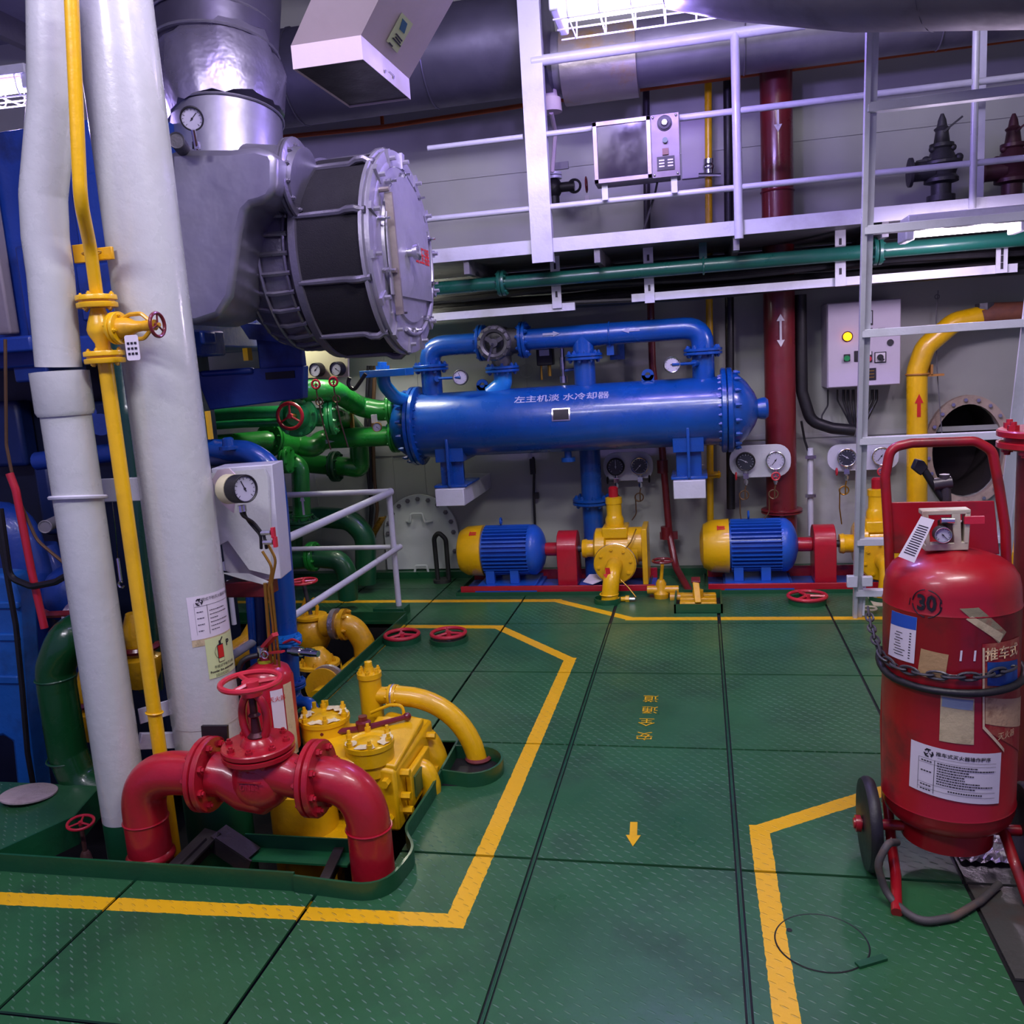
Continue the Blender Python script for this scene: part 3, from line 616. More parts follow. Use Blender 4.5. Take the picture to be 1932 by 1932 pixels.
for z,nm in ((Q(790,975,5.58).z,'handle'),(Q(790,1072,5.58).z,'handle')):
    MB().tube(route([V(cx-.09,5.575,z-.03),V(cx-.05,5.53,z-.03),V(cx-.04,5.53,z+.03),V(cx+.04,5.53,z+.03),V(cx+.05,5.53,z-.03),V(cx+.09,5.575,z-.03)],.015,3),.008,8).build(nm,COV,hc)
mh=T('manhole_ring','rusty beige bolted oval ring round the open manhole, right of the yellow pipe','manhole',V(WH[0],5.6,WH[1]-WH[3]))
N=40; vs=[]
for y,k in ((5.62,1.0),(5.575,1.0),(5.575,1.24),(5.62,1.24)):
    for i in range(N): t=2*PI*i/N; vs.append(V(WH[0]+WH[2]*k*math.cos(t),y,WH[1]+WH[3]*(k if k==1 else 1.19)*math.sin(t)))
MB().add(vs,[(r*N+i,r*N+(i+1)%N,((r+1)%4)*N+(i+1)%N,((r+1)%4)*N+i) for r in range(4) for i in range(N)]).build('ring',RUST,mh)
for i in range(20):
    t=2*PI*i/20+.1; p=V(WH[0]+WH[2]*1.12*math.cos(t),5.575,WH[1]+WH[3]*1.10*math.sin(t))
    MB().cyl(p,p-Y_*.02,.011,n=6).build('stud',CHR,mh)
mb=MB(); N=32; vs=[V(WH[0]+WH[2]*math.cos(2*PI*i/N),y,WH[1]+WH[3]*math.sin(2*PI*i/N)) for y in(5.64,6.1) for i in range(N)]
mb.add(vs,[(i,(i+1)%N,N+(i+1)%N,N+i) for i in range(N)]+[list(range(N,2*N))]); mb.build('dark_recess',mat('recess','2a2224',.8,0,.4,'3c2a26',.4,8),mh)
# ================================================================ wall pipes
wp='vertical pipes along the back wall'
def vpipe(name,label,pts,r,m,parts=(),n=14,rad=.05,cat='pipe',base=None):
    t=T(name,label,cat,pts[-1],None); MB().tube(route(pts,rad),r,n).build('pipe_run',m,t); return t
xm=Q(1470,600,5.42).x; t=T('fire_main','thick dark red vertical pipe with white arrows, between the cooler and the cabinet','pipe',V(xm,5.42,.2))
MB().cyl(V(xm,5.42,.15),V(xm,5.42,3.6),.088,n=24).build('pipe_run',MAR,t)
flange(V(xm,5.42,Q(1478,963,5.42).z),Z_,.12,.01,MAR,t,8,'clamp_ring',bolt=False)
for z_ in (Q(1470,360,5.4).z,): MB().torus(V(xm,5.42,z_),Z_,.09,.006,20,6).build('clamp_ring',MAR,t)
for y0,y1,dn in ((200,248,True),(592,655,None)):
    a=Q(1470,y0,5.32); b=Q(1470,y1,5.32); mb=MB(); W=.012
    mb.bx((xm-W/2,5.327,b.z+.03),(xm+W/2,5.33,a.z-(.0 if dn else .03)))
    mb.prism([V(xm-.022,5.327,b.z+.04),V(xm,5.327,b.z),V(xm+.022,5.327,b.z+.04)],(0,.002,0))
    if not dn: mb.prism([V(xm-.022,5.327,a.z-.04),V(xm,5.327,a.z),V(xm+.022,5.327,a.z-.04)],(0,.002,0))
    mb.build('flow_arrow',PAPER,t)
t=vpipe('yellow_gas_line','slim yellow vertical pipe passing behind the right end of the cooler',[Q(1336,150,5.5),Q(1341,1120,5.5)],.021,YEL)
flange(Q(1341,896,5.5),Z_,.062,.012,YEL,t,4); 
MB().sph(Q(1337,315,5.5),.035).cyl(Q(1337,300,5.5),Q(1337,330,5.5),.03,n=12).cyl(Q(1318,330,5.45),Q(1360,330,5.45),.012,n=8).build('ball_valve',CHR,t)
t=vpipe('black_conduit','black vertical pipe just right of the slim yellow one',[Q(1373,150,5.5),Q(1379,960,5.5)],.026,BLK)
t=vpipe('black_conduit','dark thin vertical pipe passing behind the instrument box',[Q(1219,170,5.52),Q(1221,455,5.52)],.02,mat('dark_conduit','2b2433',.4,0,.2,'1a1620',.2,30))
t=vpipe('maroon_line','thin dark red pipe bending down to the plates right of the first pump',[Q(1224,470,5.5),Q(1231,690,5.5),Q(1248,830,5.5),Q(1263,1010,5.5),Q(1275,1070,5.4),Q(1302,1118,5.1)],.022,MAR,rad=.12)
arrow(1229,612,5.47,.075,.03,PI/2,PAPER,t)
for py in (880,1005): c=Q(1250 if py==880 else 1257,py,5.5); MB().cyl(c-Z_*.04,c+Z_*.04,.034,n=14).build('coupling',MAR,t)
MB().box(Q(1262,1010,5.52),(.11,.04,.045)).build('bracket',MAR,t)
t=vpipe('thin_conduit','thin black hose hanging on the wall below the cooler',[Q(1006,862,5.56),Q(1008,890,5.56),Q(1007,930,5.56),Q(1012,1050,5.56)],.008,BLK)
MB().box(Q(1005,880,5.57),(.03,.04,.1)).box(Q(1012,935,5.57),(.03,.03,.04)).build('clip',BLK,t)
t=vpipe('yellow_suction_pipe','thick yellow pipe with red arrow curving up beside the round manhole',[Q(1730,1060,5.4),Q(1730,700,5.4),Q(1745,655,5.4),Q(1800,608,5.4),Q(1862,594,5.4)],.056,YEL,n=20,rad=.12)
MB().tube([Q(1850,598,5.4),Q(1875,591,5.4),Q(1960,588,5.4)],.058,20).build('rusty_end',mat('rust_pipe','7a4a38',.5,.1,.6,'4a3038',.4,20),t)
MB().cyl(Q(1858,572,5.4),Q(1858,600,5.4),.05,n=8).build('valve_bonnet',IRON,t)
c=Q(1731,706,5.4); MB().torus(c,Z_,.06,.006,20,6).box(c+V(.09,-.0,-.01),(.09,.05,.012)).box(c+V(.07,-.0,.02),(.012,.05,.06)).build('pipe_clamp',mat('clamp_brass','b07a38',.45,.2,.3,'6a4420',.2,40),t)
arrow(1734,765,5.342,.13,.045,PI/2,REDI,t)
# white grille of conduit right of the red main
t=vpipe('chrome_conduit','short white and chrome conduit strapped right of the thick dark red pipe',[Q(1529,845,5.5),Q(1529,935,5.5),Q(1530,1010,5.5)],.018,WHT)
for py in (862,935): MB().box(Q(1529,py,5.48),(.06,.03,.02)).build('strap',CHR,t)
t=vpipe('black_hose','thick black cable loom running down and under the cabinet',[Q(1510,556,5.45),Q(1513,740,5.45),Q(1530,795,5.45),Q(1570,808,5.45),Q(1612,812,5.45)],.034,BLK,rad=.1)
vpipe('black_hose','thin black cable falling from the loom to the white conduit',[Q(1512,795,5.45),Q(1518,830,5.5),Q(1528,860,5.5)],.007,BLK)
# ================================================================ control cabinet
fr=5.36; a=Q(1561,733,fr); b=Q(1701,562,fr)
cb=T('control_cabinet','white electrical cabinet with amber lamp and switches on the wall','cabinet',V((a.x+b.x)/2,5.5,a.z))
MB().bx((a.x,fr+.012,a.z),(b.x,5.62,b.z)).build('enclosure',BOX,cb,bev=.004); dr=MB().bx((a.x+.004,fr,a.z+.004),(b.x-.004,fr+.01,b.z-.004)).build('door',BOX,cb,bev=.003)
def onb(px,py,d=0): q=Q(px,py,fr-d); return V(q.x,fr-d,q.z)
MB().cyl(onb(1599,635),onb(1599,635,.02),.024,n=20).build('amber_lamp',AMB,dr)
MB().torus(onb(1599,635,.002),Y_,.026,.004,20,6).build('lamp_collar',INK,dr)
def psq(px,py,w_,h_,m_,name,d=.004): return MB().box(onb(px,py,d),(w_,.008,h_)).build(name,m_,dr,bev=.002)
psq(1598,675,.034,.04,INK,'switch_plate'); MB().cyl(onb(1598,676,.006),onb(1598,676,.03),.016,n=16).build('green_button',mat('btn_green','1c8a4c',.3,0,0,bump=0),dr)
psq(1618,672,.036,.06,INK,'switch_plate'); psq(1639,673,.038,.06,INK,'switch_plate'); MB().box(onb(1639,666,.009),(.028,.004,.02)).build('legend',PAPER,dr); MB().cyl(onb(1639,677,.006),onb(1639,677,.03),.016,n=16).build('red_button',REDW,dr)
psq(1661,674,.062,.06,INK,'switch_plate'); MB().box(onb(1661,674,.009),(.052,.004,.05)).build('legend',PAPER,dr); MB().cyl(onb(1661,674,.01),onb(1661,674,.03),.017,n=16).bar(onb(1661,674,.03),onb(1667,680,.03),.014,.014,Y_).build('rotary_switch',INK,dr)
psq(1636,600,.062,.082,INK,'meter'); MB().box(onb(1636,599,.009),(.05,.004,.065)).build('meter_face',DIAL,dr); MB().cyl(onb(1638,606,.012),onb(1638,606,.009),.007,n=8).build('meter_screw',INK,dr)
for px in (1640,1663): MB().box(onb(px,624,.003),(.036,.006,.03)).build('legend',GREY,dr)
MB().cyl(onb(1680,646),onb(1680,646,.01),.018,n=16).build('door_lock',INK,dr)
psq(1637,706,.09,.066,INK,'rating_plate')
for k in range(3): MB().box(onb(1637,700+k*6,.009),(.07,.002,.004)).build('rating_line',BRS,dr)
for k,(x0,x1) in enumerate(((1562,1550),(1580,1608),(1592,1608),(1600,1610),(1610,1614),(1624,1616),(1632,1618),(1646,1622),(1654,1628))):
    P=[Q(x0,735,5.5),Q(x0,755,5.5),Q((x0+x1)/2,780,5.48),Q(x1,808,5.48)] if k else [Q(1562,735,5.5),Q(1562,765,5.5),Q(1550,785,5.5),Q(1552,805,5.48)]
    MB().tube(route(P,.04,4),.009 if k>1 else .005,7).build('cable',BLK,cb)
# thin wire hanging by the manhole
o=MB().tube(route([Q(1770,548,5.45),Q(1766,600,5.45),Q(1768,700,5.45),Q(1778,830,5.45)],.1),.003,5).torus(Q(1768,560,5.45),Y_,.012,.003,12,5).build('hanging_wire',GREY); tag(o,'thin bent wire hanging in front of the round manhole','wire')
# ================================================================ gauge boards
def board(px,py,W,H,label,g1,g2,hand,grp,loopm,red=True,Yb=5.5):
    c=Q(px,py,Yb); t=T('gauge_board',label,'gauge board',c-Z_*H/2,grp)
    r=H*.42; P=[]
    for sx,sz,a0 in ((1,1,0),(-1,1,PI/2),(-1,-1,PI),(1,-1,1.5*PI)):
        for k in range(6): a_=a0+PI/2*k/5; P.append(c+V(sx*(W/2-r)+r*math.cos(a_),0,sz*(H/2-r)+r*math.sin(a_)))
    MB().prism(P,(0,.012,0)).build('back_plate',WHT,t,bev=.002)
    for k,(dx,gg) in enumerate(((-W*.24,g1),(W*.24,g2))):
        q=c+V(dx,-.045,.005); gauge(q,-Y_,.055,t,dark=gg[0],bez=gg[1],case=gg[2],ang=gg[3])
        MB().cyl(q+V(0,.02,-.05),q+V(0,.02,-.14),.009,n=8).box(q+V(0,.02,-.085),(.03,.03,.03)).cyl(q+V(0,.02,-.11),q+V(0,.02,-.13),.013,n=6).build('gauge_cock',CHR,t)
        s=-1 if (k==0 or hand=='in') else 1
        if k==1 and red=='front': wheel(q+V(0,-.005,-.09),-Y_,.022,REDW,t,'cock_wheel',r=.005)
        else:
            MB().cyl(q+V(0,.02,-.085),q+V(s*.05,.02,-.085),.006,n=8).build('cock_spindle',IRON,t); wheel(q+V(s*.055,.02,-.085),X_,.02,REDW if red else BLK,t,'cock_wheel',r=.005)
        cl=coil(q+V(-.012,.02,-.20),Y_,.026,.005,1.6)
        MB().tube([q+V(0,.02,-.14),q+V(-.005,.02,-.165)]+cl[3:],.0045,6).build('pigtail_loop',loopm,t)
        L=[cl[-1],cl[-1]+V(.0,.01,-.12),cl[-1]+V(.012 if k==0 else -.03,.01,-.22 if k==0 else -.16)]
        MB().tube(route(L,.05,4),.004,6).build('sensing_tube',loopm,t)
    return t
GB='round gauge pairs on the back wall'
IR=mat('tube_brown','6a5038',.4,.5,.3,'3a3028',.2,60)
board(1185,880,.31,.18,'two-gauge board above the first pump, black gauge and chrome-rimmed gauge',(True,BLK,BLK,0.0),(True,CHR,CHR,-2.4),'out',GB,IR,False)
board(1434,870,.345,.19,'white two-gauge board left over the thick dark red pipe',(True,BLK,BLK,-1.1),(False,CHR,CHR,-2.5),'in',GB,IR,'front',5.27)
board(1628,862,.40,.16,'white two-gauge board seen behind the ladder rail',(True,CHR,WHT,-1.0),(False,CHR,WHT,-2.5),'in',GB,BRS,'front')
# upper left gauge panel behind the turbo
t=T('gauge_board','cream panel with two gauges under the turbocharger drum','gauge panel',Q(615,710,4.4))
Yp=4.4; P=[Q(572,652,Yp),Q(610,640,Yp),Q(655,684,Yp),Q(656,712,Yp),Q(577,714,Yp)]
P=[Q(571,600,Yp),Q(655,600,Yp),Q(657,711,Yp),Q(577,714,Yp)]
MB().prism(P,(0,.02,0)).build('back_plate',BUFF,t,bev=.002); MB().bx(Q(604,644,Yp)-Y_*.004,Q(630,657,Yp)).build('slot',INK,t)
for px,py,dk in ((594,698,False),(633,696,False)): 
    q=Q(px,py,Yp-.05); gauge(q,-Y_+V(-.2,0,0),.037,t,ang=.8 if px<600 else 2.2,dep=.045)
for px,py in ((596,725),(629,720)):
    q=Q(px,py,Yp-.05); wheel(q,-Y_,.022,REDW,t,'cock_wheel',r=.006); cl=coil(q+V(.005,0,-.09),Y_,.018,.005,1.3); MB().tube([q,q+V(0,0,-.05)]+cl[3:]+[cl[-1]+V(.01,0,-.1),cl[-1]+V(.04,0,-.24)],.004,6).build('pigtail_loop',IR,t)
o=MB().bx(Q(1287,338,5.6),Q(1331,224,5.6)+V(0,.012,0)).build('wall_sheet',BOX,bev=.002); tag(o,'plain pale sheet fixed on the wall right of the instrument box','sheet')
# instrument box on the railing
Yi=4.62; t=T('instrument_box','grey instrument box with tinted window fixed to the railing','instrument box',Q(1200,345,Yi))
a=Q(1122,338,Yi); b=Q(1280,215,Yi); a=V(a.x,Yi,Q(1200,340,Yi).z); b=V(b.x,Yi,Q(1200,222,Yi).z)
MB().bx((a.x,Yi,a.z),(b.x,Yi+.13,b.z)).build('housing',GREY,t,bev=.004); xm_=Q(1229,280,Yi).x
fr_=MB(); fr_.bx((a.x,Yi-.012,a.z),(xm_,Yi,a.z+.022)); fr_.bx((a.x,Yi-.012,b.z-.022),(xm_,Yi,b.z)); fr_.bx((a.x,Yi-.012,a.z),(a.x+.022,Yi,b.z)); fr_.bx((xm_-.022,Yi-.012,a.z),(xm_,Yi,b.z)); fr_.build('window_frame',mat('box_frame','8f8490',.35,.5,.2,'6a5a60',.2,40),t,bev=.002)
MB().bx((a.x+.02,Yi-.006,a.z+.02),(xm_-.02,Yi-.002,b.z-.02)).build('window_pane',GLASS,t)
PNL=mat('box_panel','6e626e',.4,.3,.2,'5a5060',.2,40); pn=MB().bx((xm_+.004,Yi-.006,a.z),(b.x,Yi,b.z)).build('front_panel',PNL,t)
xc=(xm_+b.x)/2; zz=lambda py: Q(1252,py,Yi).z
MB().lathe(V(xc,Yi-.006,zz(233)),-Y_,[(0,.036),(.006,.036),(.007,.03),(.012,.03),(.013,.018),(.02,.016),(.02,0)],24).build('sounder',INK,pn); MB().cyl(V(xc,Yi-.007,zz(233)),V(xc,Yi-.03,zz(233)),.012,n=12).build('sounder_core',CHR,pn)
MB().cyl(V(xc,Yi-.006,zz(266)),V(xc,Yi-.02,zz(266)),.013,n=14).build('indicator',mat('ind_green','2c4a44',.3,0,0,bump=0),pn); MB().box(V(xc,Yi-.009,zz(287)),(.03,.01,.03)).build('indicator',mat('ind_red','5a1c20',.3,0,0,bump=0),pn)
MB().box(V(xc,Yi-.008,zz(309)),(.085,.004,.065)).build('rating_plate',INK,pn)
for k in range(6): MB().box(V(xc+(-.02 if k%2 else .022),Yi-.0105,zz(303)-.014*(k//2)),(.026,.001,.006)).build('rating_line',PAPER,pn)
for sx in (.012,b.x-xm_-.012):
    for sz in (.012,b.z-a.z-.012): MB().sph(V(xm_+sx,Yi-.008,a.z+sz),.006).build('screw',CHR,pn)
for px in (1140,1272): q=Q(px,350,Yi); MB().bx((q.x-.015,Yi+.02,zl),(q.x+.015,Yi+.03,a.z)).build('leg',WHT,t)
MB().tube(route([Q(1240,345,Yi+.05),Q(1236,365,Yi+.1),Q(1222,410,Yi+.1),Q(1208,455,Yi+.1)],.05),.006,6).build('cable',BLK,t)
# ================================================================ light fittings (caged fluorescents)
def lampfit(p0,p1,W,label,cage=True,n=5,drop=.06):
    p0=Vector(p0); p1=Vector(p1); d=(p1-p0).normalized(); s=d.cross(Z_).normalized(); t=T('fluorescent_light',label,'light',(p0+p1)/2)
    MB().bar(p0+Z_*.05,p1+Z_*.05,W,.05).build('housing',WHT,t,bev=.006)
    MB().bar(p0-d*.0+Z_*.018,p1+Z_*.018,W*.8,.012).build('diffuser',LAMPP,t)
    for k in (-1,1): MB().cyl(p0+s*W*.2*k+d*.03,p1+s*W*.2*k-d*.03,.014,n=12).build('tube',LAMPM,t)
    for e,q in ((1,p0),(-1,p1)): MB().bar(q-d*e*.01,q+d*e*.03,W,.07).build('end_cap',WHT,t,bev=.008)
    if cage:
        mb=MB(); 
        for k in range(n): q=p0.lerp(p1,(k+.5)/n); mb.tube(route([q+s*W*.55+Z_*.03,q+s*W*.5-Z_*drop,q-s*W*.5-Z_*drop,q-s*W*.55+Z_*.03],.04,4),.0035,6)
        for o_,zz_ in ((.55,.03),(-.55,.03),(.0,-drop),(.4,-drop),(-.4,-drop)): mb.cyl(p0+s*W*o_+Z_*zz_,p1+s*W*o_+Z_*zz_,.0035,n=6)
        mb.build('wire_guard',WHT,t)
    return t
z=Q(1200,30,3.95).z; lampfit(Q(1050,28,3.95),V(Q(1405,0,3.95).x,3.95,Q(1050,28,3.95).z),.30,'bright caged ceiling light above the catwalk railing',n=6)
lampfit(Q(-70,178,3.9),Q(74,160,3.9),.17,'bright caged light at far left above the blue engine',n=4)
a=Q(1705,443,4.45); b=Q(1925,440,4.45); lampfit(V(a.x,4.45,a.z),V(b.x,4.45,a.z),.17,'lit light fitting under the catwalk, over the green pipe',cage=False)
for p_,t_,sx_,sy_,pw_,c_,lab_ in FITS:
    p_=Vector(p_)+Z_*.07; lampfit(p_-X_*sx_/2,p_+X_*sx_/2,.16,lab_,cage=False)
# white funnel lamp shade and valve behind the left post
t=T('drain_funnel','pink white funnel and pipe on the wall just right of the flat post','funnel',Q(1042,210,5.0))
q=Q(1040,212,5.0); MB().lathe(q,Z_,[(0,.055),(0,.06),(.07,.055),(.075,.04),(.11,.035),(.115,.012)],20).build('cup',VENT,t)
MB().tube(route([q,Q(1048,250,5.2),Q(1042,325,5.2)],.05),.012,8).build('pipe',VENT,t)
t=T('globe_valve','dark globe valve on the upper wall beside the flat post','valve',Q(1055,385,5.3)); q=Q(1045,355,5.3)
MB().sph(q,.05,(1,1,1.2)).cyl(q-Z_*.1,q,.03,n=12).cyl(q,q+V(.12,0,.0),.028,n=12).build('valve_body',BLK,t); MB().torus(q+V(.12,0,0),Y_,.035,.008,18,6).build('yoke',BLK,t)
MB().cyl(q+Z_*.05,q+Z_*.065,.05,n=16).cyl(q+Z_*.07,q+Z_*.085,.05,n=16).build('flange',WHT,t); wheel(q+V(.19,-.0,0),X_,.042,MAR,t); MB().box(q+V(.19,-.01,-.09),(.024,.003,.06)).build('tag_plate',PAPER,t); MB().bx(q+V(.01,-.0,.10),q+V(.09,.0+.02,.14)).build('bracket',GREY,t)
# relief valves standing on the upper wall right
for px,py,lab,mm in ((1775,300,'dark spring relief valve, left of the double railing post',IRON),(1908,295,'dark spring relief valve at the right edge behind the ladder',mat('valve_maroon','4a2630',.4,.2,.3,'2a1a20',.3,30))):
    q=Q(px,380,5.25); h=Q(px,215,5.25).z-q.z; t=T('relief_valve',lab,'valve',q)
    MB().lathe(q,Z_,[(0,.07),(.03,.07),(.03,.05),(h*.2,.05),(h*.22,.085),(h*.26,.085),(h*.3,.07),(h*.38,.08),(h*.42,.1),(h*.45,.1),(h*.47,.075),(h*.6,.05),(h*.62,.06),(h*.66,.06),(h*.67,.04),(h*.8,.032),(h*.83,.04),(h*.86,.025),(h*.93,.02),(h,.008)],20).build('valve_body',mm,t)
    MB().cyl(q+V(-.04,-.02,h*.36),q+V(-.15,-.02,h*.36),.05,n=16).cyl(q+V(-.15,-.02,h*.36),q+V(-.165,-.02,h*.36),.075,n=16).build('side_outlet',mm,t)
    MB().bar(q+V(-.02,-.03,h*.5),q+V(-.13,-.03,h*.47),.02,.012).build('side_lever',mm,t); MB().bar(q+V(.0,-.03,h*.78),q+V(.09,-.03,h*.93),.015,.01).build('test_lever',mm,t)
    mb=MB(); 
    for s in (-1,1): mb.cyl(q+V(s*.05,-.02,h*.42),q+V(s*.04,-.02,h*.62),.01,n=6); mb.sph(q+V(s*.08,-.02,h*.48),.022); mb.sph(q+V(s*.05,-.02,h*.6),.018)
    mb.build('yoke_stud',mm,t)
# ================================================================ steel ladder up to the catwalk
ld=T('ladder','tall grey painted steel ladder leaning in front of the catwalk','ladder',V(.95,4.6,0))
A0=QZ(1613,1165); A1=Q(1642,-60,3.55); B0=QZ(1890,1165); B1=Q(1939,-60,3.55)
A0=V(QZ(1613,1165).x,4.6,0); k=(A1-A0).normalized(); Wd=X_*(Q(1901,1050,4.5).x-Q(1618,1050,4.5).x)
def Lp(py,px=1625):   # point on the ladder plane at image height py
    d=ray(px,py); nrm=k.cross(X_); return CP+d*((A0-CP).dot(nrm)/d.dot(nrm))
MB().bar(A0,A1,.034,.02,X_).build('side_rail',WHT,ld,bev=.002)
MB().bar(A0+V(.021,0.008,0),A1+V(.021,0.008,0),.010,.03,X_).build('rail_flange',WHT,ld)
MB().bar(A0+Wd,A1+Wd,.055,.02,X_).build('side_rail',WHT,ld,bev=.002); MB().bar(A0+Wd+V(-.03,.008,0),A1+Wd+V(-.03,.008,0),.014,.05,X_).build('rail_flange',WHT,ld)
for py in (1118,1022,832,630,436,206):
    z=Lp(py).z; f=(z-A0.z)/k.z; p=A0+k*f; MB().bar(p,p+Wd,.045,.034).build('rung',WHT,ld,bev=.002)
p=A0+k*((Lp(1095).z)/k.z); MB().box(p+V(-.02,-.015,0),(.05,.03,.06)).box(p+V(.05,-.015,0),(.05,.03,.05)).build('foot_clamp',WHT,ld,bev=.004)
MB().bar(A0+V(.035,-.02,.02),A0+V(.045,-.02,.22),.03,.01,X_).build('extension_foot',WHT,ld)
# ================================================================ vent box hanging from above
vb=T('vent_box','beige square air duct outlet hanging down from above with teal sticker','air duct',Q(670,120,2.9))
n0=Q(685,112,2.6); h=n0.z
l0=QZ(553,131,h); r0=QZ(775,188,h); b0=l0+r0-n0
lip=Q(683,66,2.6).z-h; d1=(Q(716,0,2.55)-Q(683,66,2.6)); d1=d1/d1.z
up=lambda p:p+Z_*lip; top=lambda p:up(p)+d1*.7
mb=MB(); O=[n0,l0,b0,r0]; vs=O+[up(p) for p in O]+[top(p) for p in O]
c_=(n0+b0)/2; inn=[c_+(p-c_)*.985 for p in O]; vs+=inn+[up(p) for p in inn]+[top(p) for p in inn]
fs=[(a,(a+1)%4,4+(a+1)%4,4+a) for a in range(4)]+[(4+a,4+(a+1)%4,8+(a+1)%4,8+a) for a in range(4)]
fs+=[(12+a,16+a,16+(a+1)%4,12+(a+1)%4) for a in range(4)]+[(16+a,20+a,20+(a+1)%4,16+(a+1)%4) for a in range(4)]+[(a,12+a,12+(a+1)%4,(a+1)%4) for a in range(4)]+[(20,21,22,23)]
mb.add(vs,fs).build('duct_shell',VENT,vb,flat=True)
MB().add([p+(c_-p)*.02+Z_*.006 for p in O],[(0,1,2,3)]).build('mouth_shade',BLK,vb)  # black sheet across the duct mouth, painted shade of the hollow inside
ri=(r0-n0).normalized(); uu=(top(n0)-up(n0)).normalized(); nn=ri.cross(uu).normalized(); nn=nn if nn.y<0 or nn.dot(CP-n0)>0 else -nn
def onv(px,py):
    d=ray(px,py); return CP+d*((up(n0)-CP).dot(nn)/d.dot(nn))+nn*.0025
def pol(pts,m,name,th=.001): MB().prism([onv(*p) for p in pts],nn*th).build(name,m,vb,flat=True)
pol([(728,76),(757,22),(778,44),(748,99)],GRNP,'sticker'); 
pol([(758,33),(767,43),(761,62),(752,53)],mat('teal_print','16607a',.4,0,0,bump=0),'sticker_print',.002)
for a_,b_,c2,d2 in ((744,62,756,76),(743,68,753,80),(738,70,753,86),(731,79,738,86)): pol([(a_,b_),(a_+3,b_-1),(c2+2,d2-1),(c2,d2+1)],INK,'sticker_lettering',.002)
def onl(px,py):
    n2=(r0-n0).cross(Z_).normalized(); d=ray(px,py); return CP+d*((n0-CP).dot(n2)/d.dot(n2))+n2*(.003 if n2.y<0 else -.003)
for (x,y,ww,hh_) in ((725,131,2,12),(733,134,9,3),(741,142,2,12)): MB().prism([onl(x,y),onl(x+ww,y+ww*.9),onl(x+ww,y+ww*.9+hh_*.5),onl(x,y+hh_*.5)],(0,-.001,0)).build('pen_mark',INK,vb)
# ================================================================ exhaust pipe and turbocharger
ex=T('exhaust_pipe','huge crumpled foil-lagged exhaust pipe rising above the turbocharger','exhaust pipe',Q(425,280,3.75))
P=[Q(395,-120,3.9),Q(405,0,3.85),Q(408,120,3.8),Q(425,210,3.75),Q(436,345,3.7)]; R_=[S(135,P[0]),S(122,P[1]),S(112,P[2]),S(104,P[3]),S(100,P[4])]
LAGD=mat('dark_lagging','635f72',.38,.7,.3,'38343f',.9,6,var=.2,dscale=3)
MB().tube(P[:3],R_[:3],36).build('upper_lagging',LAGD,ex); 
cr=mat('crumpled_foil','a5a0b4',.28,.8,.2,'6a6478',1.6,9,var=.2,dscale=3); 
mb=MB(); A_=Q(406,105,3.79); B_=Q(428,225,3.74); mb.tube([A_,A_.lerp(B_,.5),B_],[S(112,A_),S(114,A_)+.012,S(104,B_)],40)
rr=random.Random(3)
for v in mb.v: v+=Vector([rr.uniform(-.012,.012) for _ in range(3)])
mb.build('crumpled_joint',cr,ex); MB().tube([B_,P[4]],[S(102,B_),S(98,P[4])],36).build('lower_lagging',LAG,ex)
for f,p in ((0,Q(402,58,3.82)),(1,A_),(2,B_)): MB().torus(p,(P[2]-P[1]),S(118 if f<2 else 104,p),.006,36,6).build('strap',CAST,ex)
# pressure gauge in front of it
q=Q(362,224,2.95); t=T('pressure_gauge','dark-rimmed round gauge standing against the exhaust lagging','gauge',q-Z_*.08); gauge(q,(CP-q)+V(0,0,-.3),.04,t,ang=.7); MB().cyl(q-Z_*.035,Q(371,282,2.98),.008,n=8).cyl(Q(370,268,2.98),Q(371,282,2.98),.014,n=6).build('stem',CHR,t)
q=Q(333,265,2.95); o=MB().cyl(q,q+V(-.1,.25,.0),.026,n=18).torus(q,V(.1,-.25,0),.026,.003,18,5).build('pipe_stub',IRON); tag(o,'dark open pipe stub left of the round exhaust gauge','pipe')
# turbocharger
tc_=Q(757,480,3.6); RT=.408
tb=T('turbocharger','big grey turbocharger with black drum filter and bolted round silver end cover','turbocharger',tc_-Z_*RT-X_*.3)
ax=lambda t,dz=0,dy=0: tc_+V(t,dy,dz)
MB().cyl(ax(-.285),ax(-.02),RT*.965,n=64).build('filter_mesh',BLKM,tb)
for k in range(10):
    t=2*PI*k/10+.31; d=V(0,math.cos(t),math.sin(t)); r0_=RT*.972
    MB().tube([ax(-.29)+d*r0_,ax(-.20)+d*r0_,ax(-.10)+d*r0_,ax(-.07)+d*(r0_+.014),ax(-.04)+d*(r0_+.016),ax(-.02)+d*(r0_-.0),ax(.0)+d*(r0_-.0)],[.010,.013,.013,.015,.015,.015,.014],8).build('cage_strap',CAST,tb)
MB().lathe(ax(-.31),X_,[(0,RT*.9),(0,RT*.985),(.03,RT*.99),(.035,RT*.95)],64).build('inner_ring',CAST,tb)
MB().lathe(ax(-.025),X_,[(0,RT*.93),(0,RT),(.014,RT*1.0),(.018,RT*.96),(.026,RT*.96),(.03,RT*.985),(.04,RT*.985),(.044,RT*.9)],64).build('outer_ring',ALU,tb)
MB().lathe(ax(.0),X_,[(0,RT*.9),(.018,RT*.9),(.022,RT*.87),(.022,RT*.83),(.014,RT*.81),(.014,RT*.70),(.03,RT*.68),(.034,.0)],64,cap=False).build('end_cover',ALU,tb)
